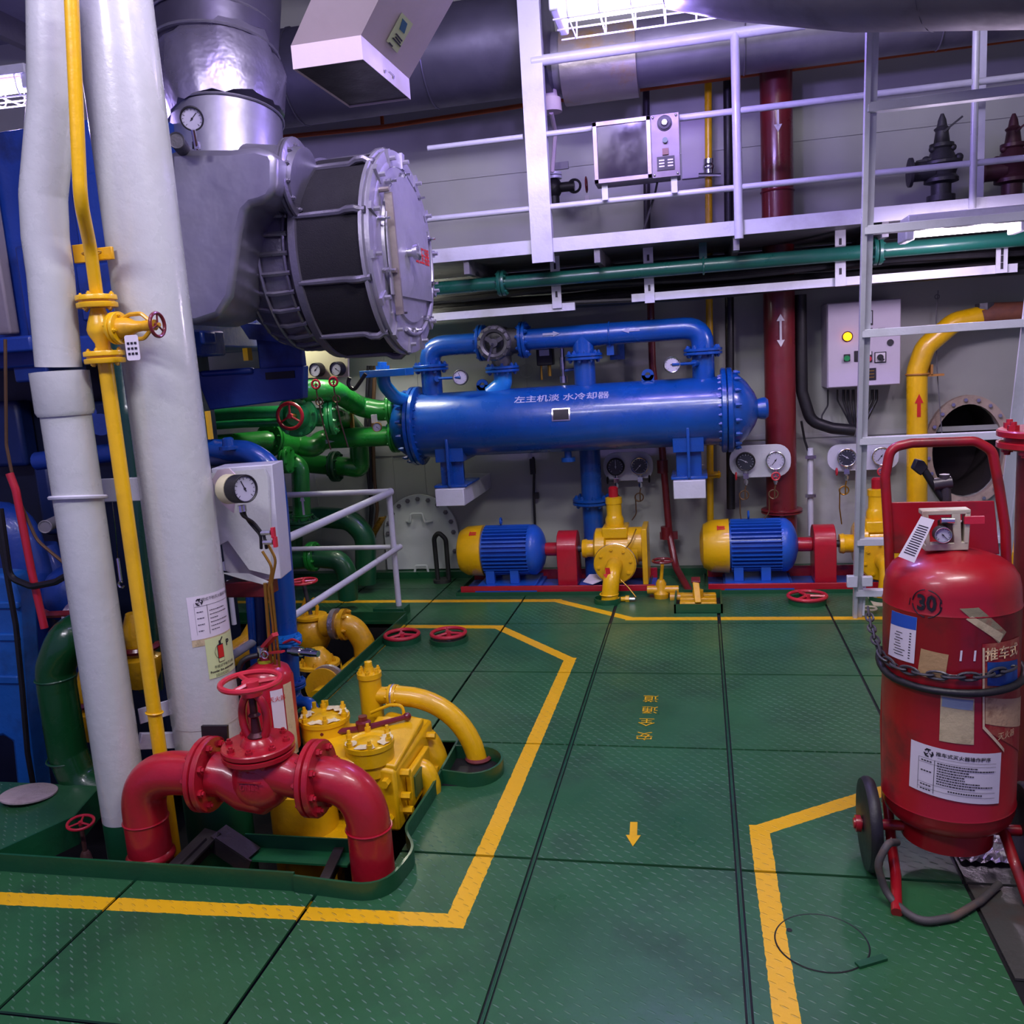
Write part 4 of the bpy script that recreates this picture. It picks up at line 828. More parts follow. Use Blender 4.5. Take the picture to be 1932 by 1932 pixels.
# flat raised door on the cover
f=lambda y,z: ax(.034,z,y)
pl=[f(RT*.66*math.cos(a),RT*.66*math.sin(a)+.03) for a in [PI*k/16 for k in range(17)]]+[f(-RT*.66,-.18*1),f(RT*.66,-.18)]
MB().prism(pl,(.006,0,0)).build('cover_door',ALU,tb)
MB().lathe(ax(.036,.0,-.03),X_,[(0,.018),(.03,.018),(.03,.03),(.05,.034),(.055,.02),(.055,0)],14).build('centre_knob',CHR,tb)
MB().bar(ax(.05,.20,-.245),ax(.05,-.255,-.225),.014,.03,X_).cyl(ax(.0,.21,-.26),ax(.06,.21,-.26),.01,n=8).cyl(ax(.0,-.09,-.25),ax(.06,-.09,-.25),.01,n=8).build('locking_bar',mat('bar_worn','9a8f8a',.35,.5,.5,'5a4a44',.3,30),tb)
text('增压器',lambda u,v: ax(.0415,.0+v,.15+u),.075,REDI,tb,off=.0012)
for k in range(14):
    t=2*PI*k/14+.1; d=V(0,math.cos(t),math.sin(t)); p=ax(.02)+d*RT*.91; tg=V(0,-math.sin(t),math.cos(t))
    m_=MB(); m_.bar(p-d*.03,p+d*.035,.03,.014,X_); m_.cyl(p,p+X_*.03,.009,n=6); m_.build('cover_clamp',ALU,tb)
for k in range(10):
    t=2*PI*k/10+.3; d=V(0,math.cos(t),math.sin(t)); p=ax(.016)+d*RT*.76; MB().cyl(p,p+X_*.03,.011,n=6).cyl(p+X_*.03,p+X_*.05,.005,n=6).build('stud',CHR,tb)
MB().tube([ax(.03)+V(0,math.cos(t),math.sin(t))*RT*.8 for t in [-1.9+.1*k for k in range(24)]],.008,8).build('pipe_ring',ALU,tb)
# compressor casing behind the drum, with ribs
MB().lathe(ax(-.62),X_,[(0,RT*.45),(.0,RT*.62),(.08,RT*.8),(.18,RT*.86),(.27,RT*.82),(.30,RT*.9),(.32,RT*.9)],56).build('compressor_casing',CAST,tb)
mb=MB()
for k in range(30):
    t=2*PI*k/30; d=V(0,math.cos(t),math.sin(t)); 
    mb.tube([ax(-.55)+d*RT*.78,ax(-.47)+d*RT*.86,ax(-.42)+d*RT*.885,ax(-.34)+d*RT*.86],.010,6)
mb.build('casing_rib',CAST,tb,kind='stuff')
for t_,r_2 in ((-.54,.8),(-.46,.875),(-.355,.86)): MB().torus(ax(t_),X_,RT*r_2,.008,56,6).build('casing_band',CAST,tb)
q=QX(548,490,ax(-.44).x); MB().box(V(ax(-.44).x,tc_.y-RT*.78*math.cos(.35)-.02,tc_.z+RT*.86*math.sin(.35)-.06),(.07,.012,.15)).build('name_plate',CAST,tb)
# lagged inlet casing between exhaust and turbo
Yc=3.05; ol=[(318,284),(350,281),(430,281),(480,276),(512,284),(520,300),(520,355),(508,376),(490,384),(474,388),(462,400),(452,440),(444,500),(436,560),(412,598),(370,612),(335,612),(318,560)]
MB().prism([Q(x,y,Yc) for x,y in ol],(-.02,.36,0)).build('lagged_inlet',LAG,tb,bev=.09)
MB().tube(route([Q(470,335,3.27),Q(530,338,3.27),Q(575,342,3.27)],.04),S(60,Q(560,340,3.27)),28).build('inlet_elbow',LAG,tb)
q=Q(560,340,3.27); flange(q,X_+V(0,0,0),S(76,q),.014,CAST,tb,12,'inlet_flange',br=.009)
for dx in (-.07,-.04): MB().torus(q+X_*dx,X_,S(60,q),.005,32,6).build('strap',CAST,tb)
# ================================================================ blue main engine
en=T('main_engine','large blue painted ship engine at left behind the white columns','engine',V(-3.2,4.0,-.3))
def eb(x0,y0,x1,y1,Y,dep,name,m=BLU2,bev=.01,par=None): 
    a=Q(x0,y0,Y); b=Q(x1,y1,Y); return MB().bx((a.x,Y,min(a.z,b.z)),(b.x,Y+dep,max(a.z,b.z))).build(name,m,par or en,bev=bev)
eb(-160,270,330,655,3.35,1.2,'cylinder_block'); 
eb(-60,300,20,630,3.28,.06,'side_panel',mat('grey_panel','8a8288',.5,.1,.4,'5a4a44',.3,20)); eb(26,465,125,640,3.29,.05,'door_frame'); eb(40,480,118,628,3.27,.02,'access_door')
eb(128,330,240,470,3.29,.04,'access_door'); eb(140,500,235,600,3.29,.04,'access_door')
eb(-100,654,330,672,3.2,.4,'ledge'); eb(20,672,92,718,3.22,.25,'ledge_bracket'); eb(-100,645,60,662,3.1,.4,'ledge')
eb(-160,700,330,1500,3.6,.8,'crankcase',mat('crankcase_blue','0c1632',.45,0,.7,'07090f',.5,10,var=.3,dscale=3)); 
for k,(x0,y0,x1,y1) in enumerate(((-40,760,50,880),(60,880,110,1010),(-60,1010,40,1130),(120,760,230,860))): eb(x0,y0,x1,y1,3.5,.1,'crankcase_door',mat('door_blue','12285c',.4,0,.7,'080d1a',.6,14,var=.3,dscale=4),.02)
MB().tube(route([Q(-80,1010,3.2),Q(20,980,3.2),Q(66,1130,3.2),Q(80,1430,3.2)],.1),.10,20).build('side_duct',BLU2,en)
FB=mat('foot_blue','1c62b4',.36,0,.6,'0c2244',.6,22,var=.2,coat=.3,dscale=5)
MB().prism([Q(x,y,2.78) for x,y in ((-60,1080),(18,1085),(34,1130),(46,1330),(66,1500),(62,1520),(34,1524),(22,1400),(6,1390),(-60,1400))],(0,.10,0)).build('engine_foot',FB,en,bev=.015)
for y0 in (1150,1210,1290): MB().bx(Q(-60,y0,2.77),Q(32,y0-14,2.77)+V(0,.02,0)).build('foot_rib',FB,en,bev=.006)
MB().lathe(Q(118,1330,3.3),Z_,[(0,.10),(.3,.13),(.6,.13),(.75,.08)],24).build('round_casing',BLU2,en)
MB().tube(route([Q(70,870,3.3),Q(150,862,3.3),Q(240,850,3.3)],.05),.04,14).build('lube_pipe',BLU2,en); MB().sph(Q(140,1120,3.2),.13).sph(Q(165,1180,3.1),.1).build('pump_cover',BLU2,en)
for k in range(4): MB().cyl(Q(100+k*30,735+k*22,3.4),Q(100+k*30,735+k*22,3.2),.045,n=18).build('round_cap',BLU2,en)
# turbo pedestal
MB().prism([Q(366,702,3.72),Q(572,690,3.72),Q(571,752,3.72),Q(395,774,3.72)],(0,.06,0)).build('turbo_bracket',BLU2,en,bev=.006); eb(480,620,572,700,3.75,.05,'turbo_pedestal'); eb(500,703,556,713,3.715,.01,'slot',BLK,0); eb(376,700,475,705,3.70,.04,'edge_flange')
eb(366,625,386,650,3.4,.1,'lug'); MB().prism([Q(470,640,3.7),Q(572,650,3.7),Q(560,615,3.7),Q(450,610,3.7)],(0,.05,0)).build('cradle',BLU2,en)
o=MB().bx(Q(457,657,3.68),Q(473,680,3.7)+V(0,.02,0)).build('yellow_tag',YEL); tag(o,'small yellow tag hanging under the turbocharger bracket','tag')
# hoses and rods on the engine side
line('hose','thin dark copper tube sagging down the engine side at far left',[Q(10,640,2.7),Q(12,840,2.7),Q(30,930,2.7),Q(70,1020,2.7),Q(130,1070,2.7),Q(170,1090,2.7)],.006,IR if 'IR' in globals() else BRS,.1,7,'hose')
line('red_handle_rod','slim red rod leaning against the blue engine',[Q(18,893,2.68),Q(30,925,2.68),Q(60,1080,2.68),Q(84,1185,2.68)],.014,REDW,.1,10,'rod')
line('hose','black cable loop low on the engine side',[Q(0,960,2.65),Q(18,1090,2.65),Q(60,1107,2.65),Q(105,1098,2.65),Q(135,1080,2.65)],.012,BLK,.05,8,'hose')
line('hose','greasy dark hose hanging down the engine foot at far left',[Q(0,1010,2.7),Q(30,1180,2.7),Q(42,1300,2.7),Q(52,1420,2.7),Q(62,1478,2.7)],.010,BLK,.05,8,'hose')
q=Q(85,994,2.75); o=MB().cyl(q,Q(140,968,3.1),.022,n=16).torus(q,(q-Q(140,968,3.1)),.022,.003,16,5).build('open_pipe_end',GREY); tag(o,'grey open-ended pipe pointing out of the engine','pipe')
t=T('green_elbow','thick dark green pipe with two bends standing by the engine','pipe',Q(110,1490,2.62)); PP=[Q(170,1185,2.75),Q(128,1195,2.62),Q(104,1260,2.62),Q(108,1300,2.62),Q(128,1420,2.62),Q(150,1475,2.62),Q(205,1500,2.62)]
MB().tube(route(PP,.1,6),S(35,PP[3]),20).build('pipe_run',mat('deep_green','0f4a22',.25,0,.2,'08240f',.3,30,coat=.4),t)
for p,d in ((Q(105,1278,2.62),Z_),(Q(127,1430,2.62),Z_)): MB().torus(p,d,S(35,p)+.001,.004,24,6).build('weld_seam',DGRN,t)
q=Q(142,1158,2.75); MB().cyl(q,Q(158,1165,2.8),S(27,q),n=20).build('foil_joint',FOIL,t); MB().cyl(Q(158,1165,2.8),Q(190,1170,2.85),S(25,q),n=20).tube(route([Q(75,1152,2.75),Q(92,1160,2.75),Q(140,1158,2.75)],.02),.014,8).build('red_neck',MAR,t)
line('maroon_line','slim dark red pipe half hidden by the slimmer white column',[Q(140,1000,2.6),Q(165,1200,2.6),Q(190,1400,2.6)],.02,MAR,.05,10)
# ================================================================ foreground columns
def colpt(cx,cy,r,z0):          # wraps flat print round a column: angle 0 faces the viewer
    c=V(cx,cy,0); t=V(CP.x-cx,CP.y-cy,0).normalized(); rt=V(-t.y,t.x,0)
    return lambda a,z,d=0.0: c+rt*math.sin(a)*(r+d)+t*math.cos(a)*(r+d)+Z_*z
BX,BY=-1.577,2.4; BR=S(66,V(BX,BY,1.2))
t=T('pillar','thickest white painted pipe column, with two notices stuck low on it','column',V(BX,BY,-.8))
ZG=Q(410,1475,2.3).z; MB().cyl((BX,BY,.34),(BX,BY,3.7),BR,n=48).build('column_shaft',WHITE,t)
MB().cyl((BX,BY,-.8),(BX,BY,ZG),BR*.98,n=40).build('green_foot',DGRN,t); MB().cyl((BX,BY,ZG),(BX,BY,.34),BR*.99,n=40).build('column_shaft',WHITE,t)
MB().prism([Q(379,1370,2.22),Q(428,1370,2.2),Q(430,1420,2.2),Q(383,1420,2.22)],(0,.01,0)).build('inspection_opening',BLK,t)
cp=colpt(BX,BY,BR,0)
def stick(cpf,a0,a1,z0,z1,m,par,name,d=.0015,na=10,nz=2): return MB().grid(lambda a,z:cpf(a,z,d),a0,a1,z0,z1,na,nz).build(name,m,par)
zq=lambda px,py: (lambda d:(CP+d*((BR*-1+math.hypot(BX-CP.x,BY-CP.y))/math.hypot(d.x,d.y))).z)(ray(px,py))
za,zb_=zq(372,1200),zq(372,1125)
pst=stick(cp,-.12,1.25,za-.012,zb_,PAPER,t,'notice')
stick(cp,-.12,1.3,za-.034,za-.012,OLDP,t,'old_notice',d=.001)
MB().grid(lambda a,z:cp(a,z,.0025),.05,.05+.004,za+.002,zb_-.02,1,1).build('table_rule',INK,t)
def rules(cpf,a0,a1,z0,z1,par,n,seed=1,h=.0022,d=.003,frac=.8,m=None):
    rr=random.Random(seed); mb=MB()
    for k in range(n):
        z=z1-(z1-z0)*(k+.5)/n; a=a0
        e=a0+(a1-a0)*(frac+.2*rr.random())*(1 if rr.random()<.75 else .5)
        while a<e:
            w_=.02+.05*rr.random(); mb.grid(lambda aa,zz:cpf(aa,zz,d),a,min(a+w_,e),z-h/2,z+h/2,1,1); a+=w_+.012
    return mb.build('print_lines',m or INK,par)
rules(cp,.46,1.1,za+.004,zb_-.045,t,6,3); rules(cp,.10,.34,za+.004,zb_-.04,t,4,5,frac=.6)
MB().grid(lambda a,z:cp(a,z,.0028),.40,.41,za,zb_-.03,1,1).grid(lambda a,z:cp(a,z,.0028),.06,1.2,zb_-.033,zb_-.032,6,1).build('table_rule',INK,t)
text('手提式干粉灭火器操作程序',lambda u,v:cp(.78+u/BR,zb_-.014+v,.003),.0115,INK,t,kern=.9)
def logo(fn,s,par):
    mb=MB()
    def poly(P): n=len(mb.v); mb.v+=[fn(s*x,s*y) for x,y in P]; mb.f.append([n+i for i in range(len(P))])
    for k in range(3):                      # three hooked arms round a hexagon
        t=PI/2+k*2*PI/3; c_,s_=math.cos(t),math.sin(t); R2=lambda x,y:(x*c_-y*s_,x*s_+y*c_)
        poly([R2(*p) for p in ((.95,-.48),(1.0,.42),(.62,.34),(.60,-.30))]); poly([R2(*p) for p in ((1.0,.42),(.48,.88),(.30,.62),(.62,.34))]); poly([R2(*p) for p in ((.62,-.02),(.62,.20),(.16,.12),(.16,-.08))])
    return mb.build('emblem',INK,par)
logo(lambda u,v:cp(.20+u/BR,zb_-.019+v,.003),.011,t)
zc0,zc1=zq(392,1283),zq(392,1207)
stick(cp,.22,1.32,zc0,zc1,GRNP,t,'safety_notice')
zm_=(zc0+zc1)/2
f2=lambda u,v,d=.003: cp(.66+u/BR,zm_+.004+v,d)
mb=MB(); mb.grid(lambda u,v:f2(u,v),-.011,.011,-.022,.034,2,2); mb.build('extinguisher_outline',INK,t)
mb=MB(); mb.grid(lambda u,v:f2(u,v,.0035),-.0098,.0098,-.009,.031,2,2); mb.build('extinguisher_pictogram',REDI,t)
mb=MB(); mb.grid(lambda u,v:f2(u,v,.0035),-.0098,.0098,-.0208,-.0105,2,2); mb.build('extinguisher_label',GRNP,t)
mb=MB(); mb.grid(f2,-.004,.004,.034,.046,1,1); mb.v+=[f2(0,.044),f2(.010,.056),f2(.013,.053),f2(.004,.042)]; mb.f.append([4,5,6,7]); 
mb.tube([f2(-.004,.036,.004),f2(-.016,.028,.004),f2(-.021,.014,.004),f2(-.018,.0,.004),f2(-.012,-.008,.004)],.0007,4); mb.build('hose_outline',INK,t)
text('P',lambda u,v:f2(.032+u,.030+v),.028,INK,t,off=.0008)
text('手提式干粉灭火器',lambda u,v:f2(.012+u,-.034+v),.010,INK,t)
text('Powder fire extinguisher',lambda u,v:f2(.006+u,-.047+v),.0095,INK,t,off=.0003)
rules(cp,.42,.95,zc0+.003,zc0+.012,t,2,9,h=.0015)
# slimmer column with collar
cx_,cy_=-1.765,2.2; r2=S(47,V(cx_,cy_,1.0)); ru=S(42,V(cx_,cy_,2.0))
t=T('pillar','slimmer white pipe column with a wide sleeve, green at the foot','column',V(cx_,cy_,-.6))
PP=[Q(97,-60,2.2),Q(98,90,2.2),Q(99,190,2.2),Q(82,370,2.2),Q(86,450,2.2),Q(96,520,2.2),V(cx_,cy_,1.47)]
MB().tube(route(PP,.12,5),ru,28).build('upper_pipe',WHITE,t)
zs=Q(131,700,2.2).z; ze=Q(131,775,2.2).z; MB().lathe(V(cx_,cy_,ze-.012),Z_,[(0,r2),(.012,S(52,V(cx_,cy_,1.4))),(zs-ze+.012,S(52,V(cx_,cy_,1.4))),(zs-ze+.014,ru)],36).build('sleeve',WHITE,t)
MB().cyl(V(cx_,cy_,.10),V(cx_,cy_,ze),r2*.93,n=36).build('column_shaft',WHITE,t); MB().cyl(V(cx_,cy_,-.6),V(cx_,cy_,.10),r2*.93,n=36).build('green_foot',DGRN,t)
MB().torus(V(cx_,cy_,Q(160,938,2.2).z),V(0,.15,1),r2*1.02,.006,30,6).build('u_bolt',WHT,t)
o=MB().bx((cx_-.07,2.33,Q(210,950,2.3).z),(BX-.05,2.34,Q(210,905,2.3).z)).build('column_bracket',WHT,bev=.003); tag(o,'white flat bar joining the two white columns at gauge height','bracket')
o=MB().bar(Q(262,1352,2.27),Q(335,1330,2.36),.006,.05).build('pipe_bracket',WHT,bev=.002); tag(o,'chipped white bracket holding the thin yellow pipe low down','bracket')
MB().torus(V(Q(198,680,2.23).x,2.23,Q(290,1352,2.2).z),V(.1,.1,1),.024,.003,20,5).build('u_bolt',YEL,o)
o=MB().bar(Q(262,1398,2.25),Q(335,1396,2.35),.02,.05).build('pipe_bracket',WHT,bev=.002); tag(o,'lower white bar between the columns behind the yellow pipe','bracket')
# thin yellow line with globe valve
t=T('yellow_line','thin yellow pipe between the white columns with globe valve','pipe',Q(320,1500,2.08))
YP=2.23; YT=2.09; g0=S(13,V(-1.5,YP,1.5))
MB().tube(route([Q(133,-40,YT),Q(146,250,YT),Q(152,380,YT),Q(170,465,2.2),Q(183,560,YP)],.1),S(13,Q(150,200,YT)),14).build('upper_pipe',YEL,t)
l1=Q(198,680,YP); l2=V(l1.x,YP,-.3); MB().cyl(l1,l2,S(14,l1),n=16).build('lower_pipe',YEL,t)
fa=Q(183,569,YP); fb=Q(197,674,YP); fx=(fa.x+fb.x)/2; 
for z_ in (fa.z,fb.z): flange(V(fx,YP,z_),Z_,S(37,fa),.014,YEL,t,4,br=.006,gap=.006)
vt=T('globe_valve','yellow globe valve with small red wheel and tag on the thin yellow pipe','valve',V(fx,YP,fb.z+.02))
mc=V(fx,YP,(fa.z+fb.z)/2)
MB().lathe(V(fx,YP,fb.z+.018),Z_,[(0,.02),(.02,.02),(.045,.034),((fa.z-fb.z)/2-.018,.037),((fa.z-fb.z)-.075,.032),((fa.z-fb.z)-.04,.02),((fa.z-fb.z)-.036,.02)],20).build('valve_body',YEL,vt)
sx=V(1,-.03,.0).normalized(); rr_=.013
MB().cyl(mc,mc+sx*.05,.026,n=16).build('neck',YEL,vt); flange(mc+sx*.055,sx,.045,.010,YEL,vt,4,'bonnet_flange',br=.006,gap=.003)
MB().lathe(mc+sx*.065,sx,[(0,.03),(.03,.026),(.05,.016),(.08,.013)],16).build('bonnet',YEL2,vt)
up_=sx.cross(Z_).cross(sx).normalized(); sd_=Z_
for s in (-1,1): MB().tube(route([mc+sx*.07+sd_*s*.024,mc+sx*.10+sd_*s*.034,mc+sx*.135+sd_*s*.034,mc+sx*.16+sd_*s*.012],.02,4),.006,8).build('yoke',YEL2,vt)
MB().cyl(mc+sx*.14,mc+sx*.175,.015,n=14).cyl(mc+sx*.06,mc+sx*.19,.006,n=8).build('stem',YEL2,vt); wheel(mc+sx*.182,sx,.032,MAR,vt,r=.005)
n_=V(.15,-1,0).normalized(); q=Q(250,656,YP-.05); rt=V(1,.15,0).normalized(); f=lambda u,v:q+rt*u+Z_*v
P=[]; 
for sx_,sz_,a0 in ((1,1,0),(-1,1,PI/2),(-1,-1,PI),(1,-1,1.5*PI)):
    for k in range(4): a_=a0+PI/2*k/3; P.append(f(sx_*.013+.006*math.cos(a_),sz_*.028+.006*math.sin(a_)))
MB().prism(P,n_*.001).build('tag_plate',PAPER,vt)
mb=MB()
for k in range(3):
    for j in range(3): mb.box(f(-.010+.010*j,.012-.014*k)+n_*.002,(.007,.001,.006))
mb.build('tag_lettering',INK,vt)
o=MB().box(Q(160,478,YP+.03),(.07,.01,.05)).box(Q(196,479,YP+.05),(.06,.01,.035)).build('pipe_bracket',YEL2,bev=.002); tag(o,'small yellow and white bracket clamping the thin yellow pipe high up','bracket')
MB().torus(Q(173,477,YP),V(-.1,0,1),.024,.003,18,5).build('u_bolt',YEL2,o)
# ================================================================ gauge box hung on the column
gx=T('gauge_cabinet','white box with big round gauge beside the thick white column','cabinet',Q(465,1090,2.62))
Yg=2.62; C4=[Q(398,884,Yg-.06),Q(513,876,Yg+.02),Q(531,1092,Yg+.02),Q(425,1078,Yg-.06)]
MB().prism([C4[0],C4[1],C4[2],Q(470,1098,Yg),C4[3]],(-.02,.12,0)).build('box_body',WHT,gx,bev=.003)
MB().prism([Q(398,893,Yg-.075),Q(497,884,Yg-.005),Q(505,900,Yg-.0),Q(512,1085,Yg-.0),Q(470,1075,Yg-.04),Q(430,1020,Yg-.075),Q(412,1030,Yg-.08)],(.0,.012,0)).build('torn_front_sheet',WHITE,gx)
MB().prism([Q(415,1080,Yg-.1),Q(470,1082,Yg-.06),Q(508,1097,Yg-.02),Q(498,1103,Yg-.03),Q(455,1092,Yg-.08)],(0,.006,-.004)).build('bent_shelf',WHITE,gx)
MB().bx(Q(424,1128,Yg-.02),Q(500,1098,Yg-.02)+V(0,.09,0)).build('red_box',MAR,gx,bev=.004)
gd=V(.88,-.44,.05).normalized(); gc=Q(463,922,Yg-.20)
MB().prism([Q(400,905,Yg-.1),Q(410,887,Yg-.1),Q(432,884,Yg-.1),Q(448,900,Yg-.1),Q(440,968,Yg-.1),Q(418,950,Yg-.1)],(.0,.006,0)).build('backing_plate',VENT,gx)
gauge(gc,gd,.044,gx,ang=-.4,dep=.05); MB().lathe(gc-gd*.095,gd,[(0,.044),(.005,.047),(.045,.045)],24).build('gauge_rear_case',BUFF,gx)
q=gc-Z_*.05-gd*.02; w2=T('hose','twin black capillary hoses with red taps under the big gauge','hose',q)
for k in (0,1):
    o_=gd.cross(Z_)*(.012*k)
    MB().tube(route([q+o_,q+o_-Z_*.03,Q(470+8*k,985,Yg-.15),Q(492+6*k,1010,Yg-.14),Q(493+10*k,1035,Yg-.13)],.03,4),.005,7).build('capillary',BLK,w2)
    MB().cyl(q+o_,q+o_-Z_*.02,.009,n=8).build('ferrule',CHR,w2)
    c_=Q(500+4*k,1005+18*k,Yg-.14); MB().cyl(c_-X_*.012,c_+X_*.02,.009,n=8).build('tap_body',CHR,w2); MB().box(c_+V(.028,0,.0),(.010,.014,.032)).build('tap_handle',REDW,w2)
MB().tube(route([Q(495,1040,Yg-.13),Q(514,1070,Yg-.13),Q(507,1110,Yg-.13),Q(515,1180,Yg-.13),Q(521,1290,Yg-.13)],.05),.0045,7).build('brass_tube',BRS,w2)
MB().tube(route([Q(506,1028,Yg-.13),Q(521,1055,Yg-.13),Q(512,1100,Yg-.13),Q(522,1200,Yg-.13),Q(530,1292,Yg-.13)],.05),.0045,7).build('brass_tube',BRS,w2)
MB().tube([Q(500,1100,Yg-.13),Q(506,1180,Yg-.13),Q(514,1285,Yg-.13)],.006,7).build('brass_tube',BRS,w2)
# ================================================================ red globe valve with legs
YV=2.13
t=T('red_pipe_bridge','red pipe arch with flanges rising out of the plates, foreground left','pipe',V(-1.25,YV,-.1))
fl_=Q(393,1459,YV); fr_2=Q(597,1469,YV); zr=(fl_.z+fr_2.z)/2; RF=S(70,fl_); RP=S(41,fl_)
lx=Q(283,1600,YV).x; rx=Q(700,1600,YV).x
MB().tube(route([V(fl_.x,YV,zr),V(lx,YV,zr),V(lx,YV,-.35)],.13,12),RP,32).build('left_leg',RED,t)
MB().tube(route([V(fr_2.x,YV,zr),V(rx,YV,zr),V(rx,YV,-.35)],.15,12),RP*.98,32).build('right_leg',RED,t)
for x in (lx,rx): MB().torus(V(x,YV,Q(700,1560,YV).z if x==rx else Q(283,1545,YV).z),Z_,RP+.001,.003,32,6).build('weld_seam',RED,t)
MB().lathe(V(lx,YV,.005),Z_,[(0,RP*1.0),(.01,RP*1.12),(.02,RP*1.12),(.03,RP)],32).build('sleeve_ring',RED,t)
flange(V(fl_.x,YV,zr),X_,RF,.017,RED,t,8,br=.011); flange(V(fr_2.x,YV,zr),X_,RF,.017,RED,t,8,br=.011)
gv=T('globe_valve','big red globe valve with handwheel in the foreground','valve',V((fl_.x+fr_2.x)/2,YV,zr-.09))
vx=Q(492,1450,YV).x; W_=fr_2.x-fl_.x
mb=MB(); P=[V(fl_.x+.02,YV,zr),V(fl_.x+.06,YV,zr-.005),V(vx-.05,YV,zr-.035),V(vx,YV,zr-.04),V(vx+.05,YV,zr-.02)]
mb.tube(P,[RP*1.02,RP*.98,RP*1.08,RP*1.12,RP*.8],28); mb.tube([V(fr_2.x-.02,YV,zr),V(fr_2.x-.06,YV,zr+.0),V(vx+.06,YV,zr+.015),V(vx,YV,zr+.03),V(vx-.05,YV,zr+.035)],[RP*1.0,RP*.92,RP*1.0,RP*1.05,RP*.7],28)
mb.sph(V(vx,YV,zr-.01),RP*1.28,(1.1,1,1.1),28,16); bz=Q(488,1415,YV).z
mb.cyl(V(vx,YV,zr),V(vx,YV,bz),RP*1.02,n=28); mb.build('valve_body',RED,gv)
text('DN80',plane(V(vx+.004,YV-RP*1.31,zr+.005),X_,V(0,.15,1)),.022,RED,gv,name='cast_lettering')
MB().bar(V(vx-.03,YV-RP*1.25,zr+.018),V(vx+.04,YV-RP*1.25,zr+.018),.004,.003).build('cast_line',RED,gv)
flange(V(vx,YV,bz+.005),Z_,S(68,V(vx,YV,bz)),.016,RED,gv,8,'bonnet_flange',br=.010)
yz=bz+.025; hy=Q(480,1308,YV).z-yz
MB().lathe(V(vx,YV,yz-.004),Z_,[(0,.05),(.01,.045),(.02,.035)],24).build('gland_base',RED,gv)
for s in (-1,1): MB().tube([V(vx+s*.03*math.cos(a)*1.25,YV-.0,yz+hy/2+hy/2*math.sin(a)) for a in [-1.35+.27*k for k in range(11)]],[.012]*11,10).build('yoke',RED,gv)
MB().lathe(V(vx,YV,yz),Z_,[(0,.024),(.02,.026),(.03,.015),(hy*.5,.011),(hy*.55,.018),(hy*.6,.011),(hy-.01,.011)],14).build('stem',mat('oily_stem','4a2024',.35,.4,.5,'2a1a1a',.3,40),gv)
MB().lathe(V(vx,YV,yz+hy-.008),Z_,[(0,.022),(.004,.030),(.022,.030),(.026,.02)],20).build('yoke_head',RED,gv)
wz=Q(478,1286,YV); wheel(V(vx,YV,wz.z),Z_,S(55,wz),REDW,gv,r=.0085,spk=3,hub=.33,a0=.9,dish=.004)
# dark angle bars and shelf round the foot of the valve
def ang(name,label,a,b,w_,m=DGRN,h=.006):
    o=MB().bar(a,b,w_,h).bar(Vector(a)-Z_*.025-Y_*w_*.45,Vector(b)-Z_*.025-Y_*w_*.45,.006,.055).build(name,m); return tag(o,label,'steel bar')
DB=mat('scorched_steel','33302f',.5,.3,.6,'5a3a2a',.4,25)
ang('angle_bar','scuffed dark angle bar left of the green foot below the red valve',Q(402,1568,2.22),Q(330,1640,2.08),.07,DB)
ang('angle_bar','scuffed dark angle bar right of the green foot below the red valve',Q(412,1568,2.22),Q(478,1612,2.2),.07,DB)
sh=mat('shelf_green','1f6a3c',.35,0,.4,'0c2416',.3,30); a=Q(455,1610,2.22); b=Q(662,1606,2.22); b.z=a.z
o=MB().bar(a,b,.07,.006).bar(a+Y_*.035+Z_*.02,b+Y_*.035+Z_*.02,.006,.05).build('shelf_bar',sh); tag(o,'dark green shelf bar in front of the yellow lower casing','steel bar')
ang('angle_bar','dark bar running down to the near coaming beside the right red leg',Q(640,1600,2.25),Q(608,1668,2.06),.03,DB)
# ================================================================ yellow gear pump in the pit
yp=T('gear_pump','bulky yellow gear pump set down in the floor opening behind the red valve','pump',V(-1.1,2.6,-.2))
fA=Q(745,1455,2.42); bx0=Q(640,1380,2.42).x; bx1=fA.x; z0=Q(745,1570,2.42).z; z1_=fA.z; yb=2.84
MB().prism([V(bx0,2.42,z0),V(bx0,2.42,z1_+.02),V(bx0+.02,2.42,z1_+.03),V(bx1,2.42,z1_),V(bx1,2.42,z0)],(.0,.40,.0)).build('pump_casing',YEL,yp,bev=.012)
MB().prism([V(bx0+.02,2.43,z1_+.012),V(bx0-.0,2.74,z1_+.022),V(bx1-.01,2.76,z1_+.01),V(bx1-.0,2.43,z1_-.008)],(0,0,.022)).build('top_plate',YEL,yp,bev=.006)
